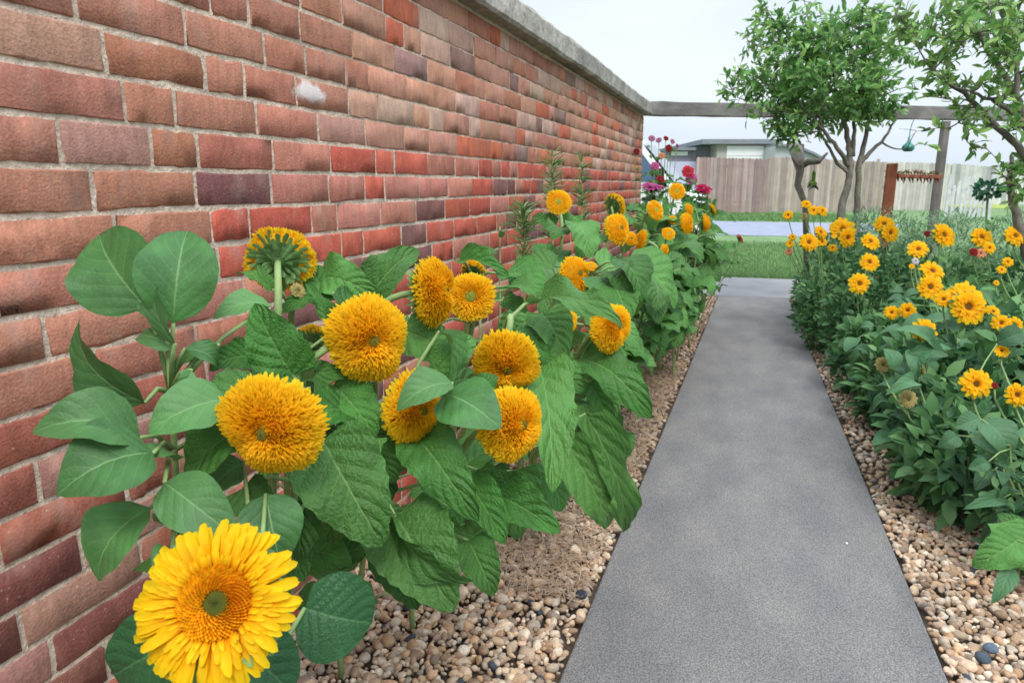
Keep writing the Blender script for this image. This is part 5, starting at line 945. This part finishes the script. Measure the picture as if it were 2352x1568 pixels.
RB = [
 dict(root=(.62, 6.3), hgt=.62, rad=.26, label='far left bush with small orange blooms at the path crossing', heads=[(1810, 495, 5.6, 24, (-.5, .3, .8), 'double'), (1814, 560, 5.5, 20, F0, 'double'), (1812, 578, 5.5, 18, (-.6, .2, .6), 'zpeach'), (1912, 570, 5.4, 22, F0, 'double'), (1820, 545, 5.5, 18, F0, 'double')], nleaf=1300, size=.056, minx=.30),
 dict(root=(.74, 6.8), hgt=.78, rad=.26, label='bush with a short row of yellow blooms beneath the driftwood trunk', heads=[(1852, 470, 6.2, 26, (0, .6, .7), 'double'), (1868, 484, 6.1, 26, F0, 'double'), (1888, 485, 6.1, 28, (.3, .3, .8), 'double'), (1847, 497, 6.0, 18, (-.8, .2, .3), 'faded')], nleaf=1300, size=.056),
 dict(root=(.58, 5.4), hgt=.60, rad=.26, label='bush with one dark centred golden bloom touching smaller ones, left side of the bed', heads=[(1857, 557, 4.9, 44, (-.1, .15, 1), 'double'), (1884, 534, 5.0, 34, (.3, .4, .8), 'double'), (1888, 556, 5.0, 24, F0, 'double')], nleaf=1300, size=.056, big=6, minx=.33),
 dict(root=(.80, 5.6), hgt=.70, rad=.28, label='bush with two large overlapping golden blooms under the bushy tree', heads=[(1934, 529, 5.0, 62, (-.05, .25, 1), 'double'), (1945, 546, 4.95, 46, (.2, -.1, 1), 'double')], nleaf=1300, size=.056, big=6),
 dict(root=(.72, 4.9), hgt=.56, rad=.26, label='bush with a stack of three golden blooms above the left bed edge', heads=[(1998, 556, 4.6, 46, (.1, .5, .8), 'double'), (1996, 603, 4.4, 46, F0, 'double'), (1973, 652, 4.2, 50, (-.2, .2, 1), 'double')], nleaf=1300, size=.06, big=12, minx=.38),
 dict(root=(1.02, 5.4), hgt=.72, rad=.28, label='bush with a double golden bloom in front of the rust red post', heads=[(2030, 517, 4.9, 50, (-.1, .5, .8), 'double'), (2043, 535, 4.85, 46, (.2, .1, 1), 'double')], nleaf=1300, size=.056),
 dict(root=(1.25, 5.1), hgt=.68, rad=.28, label='bush with a drooping golden bloom in front of the timber post', heads=[(2166, 541, 4.5, 60, (.2, .3, .9), 'double'), (2130, 537, 4.6, 16, F0, 'zred')], nleaf=1300, size=.056),
 dict(root=(1.12, 4.5), hgt=.60, rad=.28, label='bush with a golden bloom beside a small white one', heads=[(2108, 574, 4.2, 48, (-.2, .5, .8), 'double'), (2103, 600, 4.15, 18, F0, 'zwhite'), (2094, 612, 4.1, 14, F0, 'double')], nleaf=1300, size=.054, big=6),
 dict(root=(1.10, 3.9), hgt=.60, rad=.28, label='bush with two golden blooms one directly above the other, mid bed', heads=[(2140, 624, 3.75, 56, (0, .5, .8), 'double'), (2135, 660, 3.6, 60, (-.1, .2, 1), 'double')], nleaf=1300, size=.056, big=12),
 dict(root=(.98, 3.3), hgt=.56, rad=.28, label='bush with the largest golden bloom, dark eyed, right of the path', heads=[(2222, 705, 2.95, 84, (-.1, .1, 1), 'double'), (2212, 686, 3.0, 84, (-.1, .4, 1), 'double'), (2167, 688, 3.0, 40, (-.4, .3, .8), 'double')], nleaf=1300, size=.06, big=18, minx=.55),
 dict(root=(.78, 3.75), hgt=.45, rad=.26, label='bush with two half turned orange blooms over dark leaves', heads=[(2048, 718, 3.5, 34, (-.4, .2, .8), 'double'), (2085, 713, 3.45, 38, (-.5, .1, .7), 'double')], nleaf=1300, size=.056, big=22, bigl=(.09, .14), minx=.48),
 dict(root=(.80, 3.0), hgt=.44, rad=.26, label='bush with one flat round golden bloom and big oval leaves', heads=[(2122, 758, 2.8, 58, (0, .15, 1), 'double')], nleaf=900, size=.045, big=24, bigl=(.08, .13), minx=.50,
      leaves=[(2145, 800, 2.8, 2045, 755, 2.8, 40), (2170, 810, 2.8, 2085, 815, 2.75, 44)]),
 dict(root=(.80, 2.75), hgt=.36, rad=.24, label='low bush with pale faded ball blooms near the gravel', heads=[(2028, 837, 2.75, 36, (-.2, .1, 1), 'faded'), (2085, 916, 2.6, 42, (.0, .1, 1), 'faded'), (2120, 850, 2.7, 26, (.7, .1, .5), 'faded')], nleaf=1000, size=.045, big=22, bigl=(.07, .12), minx=.58,
      leaves=[(2100, 880, 2.6, 2030, 905, 2.55, 36), (2055, 850, 2.7, 2030, 800, 2.75, 40)]),
 dict(root=(1.30, 3.4), hgt=.55, rad=.28, label='bush with a trio of small golden blooms at the right edge', heads=[(2280, 716, 3.0, 34, (0, .5, .8), 'double'), (2299, 742, 2.9, 44, (-.2, .2, 1), 'double'), (2330, 748, 2.9, 42, (.1, .1, 1), 'double')], nleaf=1300, size=.054, big=10),
 dict(root=(.92, 2.35), hgt=.46, rad=.24, label='bush with a flat golden bloom low at right over blue green leaves', heads=[(2240, 882, 2.3, 72, (-.1, .2, 1), 'double')], nleaf=500, size=.04, big=26, bigl=(.07, .12), minx=.66,
      leaves=[(2255, 965, 2.2, 2315, 1050, 2.15, 82, 'roval', (0, .3, .95)), (2250, 960, 2.2, 2195, 985, 2.2, 50), (2200, 1000, 2.2, 2155, 1030, 2.2, 42), (2300, 1145, 2.1, 2210, 1168, 2.05, 38), (2270, 1060, 2.1, 2225, 1080, 2.1, 34), (2290, 790, 2.4, 2352, 770, 2.4, 50)]),
 dict(root=(1.08, 2.2), hgt=.50, rad=.22, label='bush with a golden bloom cut by the right edge and an orange bud', heads=[(2335, 906, 2.15, 56, (-.2, .1, 1), 'double'), (2300, 806, 2.4, 34, (-.2, .5, .8), 'double'), (2285, 885, 2.2, 16, F0, 'zred')], nleaf=500, size=.04, big=26, bigl=(.07, .12), minx=.78),
 dict(root=(.96, 1.85), hgt=.32, rad=.16, label='flowerless bright green plant at the bottom right edge above the gravel', heads=[], nleaf=120, size=.04, big=12, bigl=(.06, .09), minx=.82,
      leaves=[(2335, 1240, 1.75, 2232, 1300, 1.75, 92, 'heart', (-.2, .4, .9)), (2300, 1200, 1.8, 2352, 1310, 1.75, 90, 'heart', (0, .2, 1)), (2320, 1300, 1.75, 2275, 1385, 1.72, 40, 'roval', (-.3, .4, .8)), (2350, 1230, 1.8, 2290, 1180, 1.85, 50, 'heart', (0, .3, .9))]),
 dict(root=(1.65, 5.2), hgt=.72, rad=.30, label='bush with a golden bloom above a red and peach pair, far right', heads=[(2253, 546, 4.4, 52, (0, .4, .9), 'double'), (2236, 579, 4.3, 22, F0, 'zred'), (2252, 582, 4.3, 26, F0, 'zpeach'), (2272, 570, 4.3, 30, F0, 'double')], nleaf=1300, size=.056),
 dict(root=(1.95, 4.9), hgt=.72, rad=.30, label='bush with a broad golden bloom in the right hand corner of the bed', heads=[(2330, 543, 4.3, 50, (0, .3, .9), 'double')], nleaf=1300, size=.056),
 dict(root=(1.62, 4.1), hgt=.62, rad=.30, label='bush with two small orange blooms beside upright leaves at right', heads=[(2314, 602, 3.7, 26, F0, 'double'), (2300, 620, 3.7, 22, F0, 'double'), (2288, 650, 3.6, 14, F0, 'double')], nleaf=1300, size=.06, big=12),
 dict(root=(1.42, 4.6), hgt=.58, rad=.30, label='flowerless green bush between the timber post and the red bloom', heads=[], nleaf=1300, size=.056),
 dict(root=(1.62, 3.1), hgt=.60, rad=.28, label='flowerless bush with large upright leaves at the right edge', heads=[], nleaf=1300, size=.05, big=16),
 dict(root=(.72, 4.3), hgt=.44, rad=.24, label='dark flowerless bush hanging over the gravel, middle of the bed edge', heads=[], nleaf=1300, size=.056, big=8, minx=.42),
 dict(root=(.60, 6.0), hgt=.46, rad=.24, label='dark flowerless bush at the far path edge', heads=[], nleaf=1500, size=.042, minx=.32),
]
for s in RB:
    for h in s['heads']: HEADS.append((h[0], h[1], h[2], h[3] / 2))
for s in RB:
    if s['root'][1] < 4.7 and s['nleaf'] > 600: s['nleaf'] = int(s['nleaf'] * .6); s['size'] = .078; s['big'] = int(s.get('big', 0) * 1.4) + 8; s.setdefault('bigl', (.08, .13))
for s in RB: bush(**s)
# pale feathery plants behind the bed
for (x, y, h_, lb) in [(1.0, 6.6, 0.95, 'pale feathery bush behind the double golden bloom, left of the rust red post'), (1.45, 6.4, 0.95, 'pale feathery bush between the rust red post and the timber post'), (1.95, 6.3, 0.95, 'pale feathery bush right of the timber post'), (2.5, 6.2, 0.95, 'pale feathery bush farthest right behind the bed')]:
    bush((x, y), h_, .42, lb, [], nleaf=5200, size=.05, cols=PC, group='pale feathery bushes behind the flower bed', cat='bush', name='feathery_bush', ratio=.2)
# tall leafy spire at right
p = at(2278, 505, 5.0); stem_plant((p.x, p.y), p, 16, (.08, .14), 'dark upright leafy spire below the green leaf shaped stake', 'lance', group='leafy spires in the right bed')

d = 6.2; g0 = at(2272, 600, d); gs = empty('broad_topped_plant', (g0.x, g0.y, 0), 'dark green plant with a broad rounded top right of the timber post', 'plant')
cc = at(2271, 436, d); n = 130; u = rng.normal(size=(n, 3)); u /= np.linalg.norm(u, axis=1, keepdims=True); P = np.array(cc - Vector(gs.location)) + (np.array(RT)[None] * u[:, :1] * .115 + np.array([[-.3, .95, 0]]) * u[:, 1:2] * .09 + np.array([[0, 0, 1.]]) * u[:, 2:] * .062) * (rng.uniform(.3, 1, n) ** .5)[:, None]
D = u + rng.normal(0, .5, (n, 3)); D /= np.linalg.norm(D, axis=1, keepdims=True); nr = np.cross(D, rng.normal(size=(n, 3))); nr /= np.linalg.norm(nr, axis=1, keepdims=True)
Vv, Fc, Cc = leaf_batch(P, D, nr, .06 * rng.uniform(.6, 1.2, n), .7, [(.035, .12, .06), (.05, .15, .08)]); link('crown', mesh('crown', Vv, Fc, M_small, col=Cc, smooth=False), gs)
b = MB(); c1 = cc - Vector(gs.location); b.tube(bez(Vector((0, 0, -.01)), Vector((.01, 0, .3)), Vector((c1.x, c1.y, c1.z - .3)), c1, 8), .009, 6); b.obj('stem', M_bract, gs)

# ------------------------------------------------------------ trees
def tree(name, label, limbs, targets, leaf, root, cols, per=26, wob=.05, nsub=3, seed=1):
    rd = random.Random(seed); r = empty(name, root, label, 'tree', 'small garden trees'); o = Vector(root); b = MB(); nodes = []
    def V(p): return at(*p[:3]) if len(p) >= 3 else p
    for lm in limbs:
        pts = [at(*q[:3]) for q in lm]; rr_ = [q[3] for q in lm]; P = []; RR = []
        for i in range(len(pts) - 1):
            for t in (0, .25, .5, .75): P.append(pts[i].lerp(pts[i + 1], t) + Vector([rd.gauss(0, .004) for _ in range(3)])); RR.append((rr_[i] + (rr_[i + 1] - rr_[i]) * t) * .63)
        P.append(pts[-1]); RR.append(rr_[-1] * .63); b.tube([p - o for p in P], RR, 9)
        for p, q in zip(P, RR):
            if q < .04: nodes.append((p, q))
    LP = []; LD = []
    ends = []
    for tg in targets:
        q, rq = min(nodes, key=lambda n_: (n_[0] - tg).length + max(0, n_[0].z - tg.z) * 1.5)
        mid = q.lerp(tg, .5) + Vector([rd.gauss(0, wob) for _ in range(3)]) + Vector((0, 0, -.02)); pts = [q.lerp(mid, t) * (1 - t) + mid.lerp(tg, t) * t for t in [i / 7 for i in range(8)]]
        r0_ = min(rq * .6, .011); b.tube([p - o for p in pts], [r0_ * (1 - .8 * i / 7) + .0012 for i in range(8)], 5); ends.append(pts)
        for p in pts[3:6]: nodes.append((p, .006))
        d = (pts[-1] - pts[-3]).normalized()
        for k in range(per):
            t = rd.uniform(2.2, 7); i = min(int(t), 6); p = pts[i].lerp(pts[i + 1], t - i) + (Vector([rd.gauss(0, .03) for _ in range(3)]) if nsub > 1 else Vector()); LP.append(p); dd = (d * .5 + Vector([rd.gauss(0, .7) for _ in range(3)]) + Vector((0, 0, .15))).normalized(); LD.append(dd)
        for k in range(nsub):          # short side twigs carrying leaf sprays
            i = rd.randint(3, 7); p = pts[i]; e = p + (d * .4 + Vector([rd.gauss(0, .6) for _ in range(3)])).normalized() * rd.uniform(.06, .15); b.tube([p - o, e - o], [.0028, .001], 4)
            for j in range(6):
                q = p.lerp(e, (j + 1) / 6); LP.append(q); LD.append(((e - p).normalized() * .7 + Vector([rd.gauss(0, .6) for _ in range(3)])).normalized())
    b.obj('trunk', M_bark, r, smooth=True)
    kp = [i for i, p in enumerate(LP) if not (2052 < pr(p)[0] < 2122 and 262 < pr(p)[1] < 375)]; LP = [LP[i] for i in kp]; LD = [LD[i] for i in kp]      # leave air round the feeder
    P = np.array(LP) - np.array(o); D = np.array(LD); n = len(P); nr = np.array([0, -.2, 1.]) + rng.normal(0, .6, (n, 3)); nr -= D * (nr * D).sum(1, keepdims=True); nr /= np.linalg.norm(nr, axis=1, keepdims=True)
    Vv, Fc, Cc = leaf_batch(P, D, nr, leaf * rng.uniform(.6, 1.25, n), .40, cols); link('crown', mesh('crown', Vv, Fc, M_small, col=Cc, smooth=False), r)
TC = [(.13, .31, .08), (.18, .38, .10), (.24, .44, .12), (.32, .50, .15), (.10, .24, .07)]
rt_ = random.Random(5); D1 = 6.2
def blob(cx, cy, rx, ry, n, d, dr):
    o_ = []
    while len(o_) < n:
        a, b_, c = rt_.uniform(-1, 1), rt_.uniform(-1, 1), rt_.uniform(-1, 1)
        if a * a + b_ * b_ + c * c <= 1: o_.append(at(cx + a * rx, cy + b_ * ry, d + c * dr))
    return o_
tg = blob(1905, 190, 130, 110, 95, D1, .6) + blob(1790, 190, 95, 60, 30, D1, .4) + blob(1800, 110, 80, 60, 16, D1, .4) + blob(2010, 130, 90, 110, 42, D1, .5) + blob(1900, 60, 120, 60, 26, D1, .4) + blob(1825, 275, 60, 50, 22, D1, .3) + blob(1990, 250, 85, 45, 26, D1, .4)
tg += [at(x, y, D1 + rt_.uniform(-.3, .3)) for x, y in [(1690, 200), (1705, 225), (1735, 100), (1745, 130), (1715, 90), (1770, 60), (1750, 20), (1790, 70), (1880, 60), (1960, 30), (2020, 20), (2035, 70), (1668, 190), (1672, 215), (1690, 170), (1700, 145), (1730, 75), (1745, 40), (1760, 15), (1865, 8), (1875, 30), (1885, -10), (1720, 115), (1715, 245), (1740, 265), (1795, 315), (1985, 10), (2060, 50), (2090, 120), (2105, 200), (2110, 330), (2105, 300)]]
g1 = gz(1942, 610); rt1 = at(1938, 520, D1); rt1.z = 0
base1 = (1938, 520, D1)
limbs = [[(1935, 760, D1, .060), (1932, 520, D1, .056), (1934, 470, D1, .052), (1948, 420, D1, .048), (1955, 370, D1, .045), (1950, 330, D1, .038), (1935, 270, D1 - .1, .028), (1920, 200, D1 - .2, .018), (1905, 120, D1 - .2, .01)],
         [(1960, 760, D1 + .1, .05), (1968, 520, D1 + .1, .046), (1970, 450, D1 + .1, .042), (1975, 370, D1 + .1, .038), (1990, 310, D1 + .15, .030), (2000, 240, D1 + .2, .022), (2005, 140, D1 + .2, .01)],
         [(1975, 375, D1 + .1, .036), (2005, 345, D1 + .1, .026), (2040, 305, D1 + .2, .018), (2070, 250, D1 + .2, .01)],
         [(1950, 385, D1, .036), (1925, 340, D1 - .1, .028), (1890, 300, D1 - .1, .022), (1860, 262, D1 - .2, .016), (1810, 215, D1 - .2, .009)],
         [(1952, 400, D1, .030), (1922, 375, D1, .022), (1900, 330, D1, .018), (1880, 300, D1, .014), (1840, 270, D1, .008)],
         [(1958, 360, D1, .032), (1962, 300, D1, .026), (1965, 230, D1 + .1, .018), (1960, 120, D1, .009)],
         [(1890, 300, D1 - .1, .018), (1870, 240, D1, .014), (1850, 150, D1, .009)]]
tree('garden_tree', 'bushy multi stemmed small tree with dense green crown crossing the beam', limbs, tg, .085, (rt1.x, rt1.y, 0), TC, per=8, nsub=2, seed=3)
D2 = 4.3
tg = blob(2290, 50, 110, 80, 56, D2, .5) + blob(2170, 60, 80, 60, 24, D2, .4) + blob(2310, 180, 60, 80, 20, D2, .4) + blob(2170, 170, 70, 60, 16, D2, .3) + blob(2230, 270, 60, 30, 7, D2, .2) + blob(2330, 400, 30, 40, 10, D2, .3) + blob(2090, 40, 60, 50, 12, D2, .3) + blob(2330, 290, 30, 50, 8, D2, .3)
tg += [at(x, y, D2) for x, y in [(2215, 310), (2250, 325), (2265, 340), (2150, 220), (2195, 240), (2140, 285), (2300, 400), (2310, 440), (2140, 130), (2090, 90)]]
rt2 = at(2372, 560, D2); rt2.z = 0
limbs = [[(2385, 1000, D2, .06), (2375, 620, D2, .055), (2350, 540, D2, .05), (2325, 470, D2, .035), (2318, 410, D2, .026), (2325, 360, D2, .016)],
         [(2375, 620, D2, .055), (2395, 480, D2, .05), (2375, 390, D2, .042), (2335, 335, D2, .034), (2275, 275, D2, .028), (2215, 215, D2, .022), (2150, 170, D2 - .1, .014), (2120, 130, D2 - .1, .008)],
         [(2395, 480, D2, .045), (2390, 330, D2 + .1, .04), (2340, 240, D2 + .1, .034), (2300, 160, D2 + .1, .028), (2240, 70, D2 + .1, .02), (2180, 10, D2, .01)],
         [(2390, 330, D2 - .1, .03), (2352, 285, D2 - .1, .024), (2290, 235, D2 - .1, .018), (2230, 210, D2 - .1, .012), (2170, 195, D2, .007)],
         [(2340, 240, D2, .028), (2335, 150, D2, .022), (2310, 60, D2, .014), (2290, -10, D2, .008)],
         [(2275, 275, D2, .018), (2240, 250, D2, .012), (2190, 240, D2, .007)]]
tree('garden_tree', 'sparser tree with long slanting limbs leaning in from the right edge', limbs, tg, .07, (rt2.x, rt2.y, 0), TC[:4] + [(.18, .30, .07)], per=6, nsub=1, seed=9)
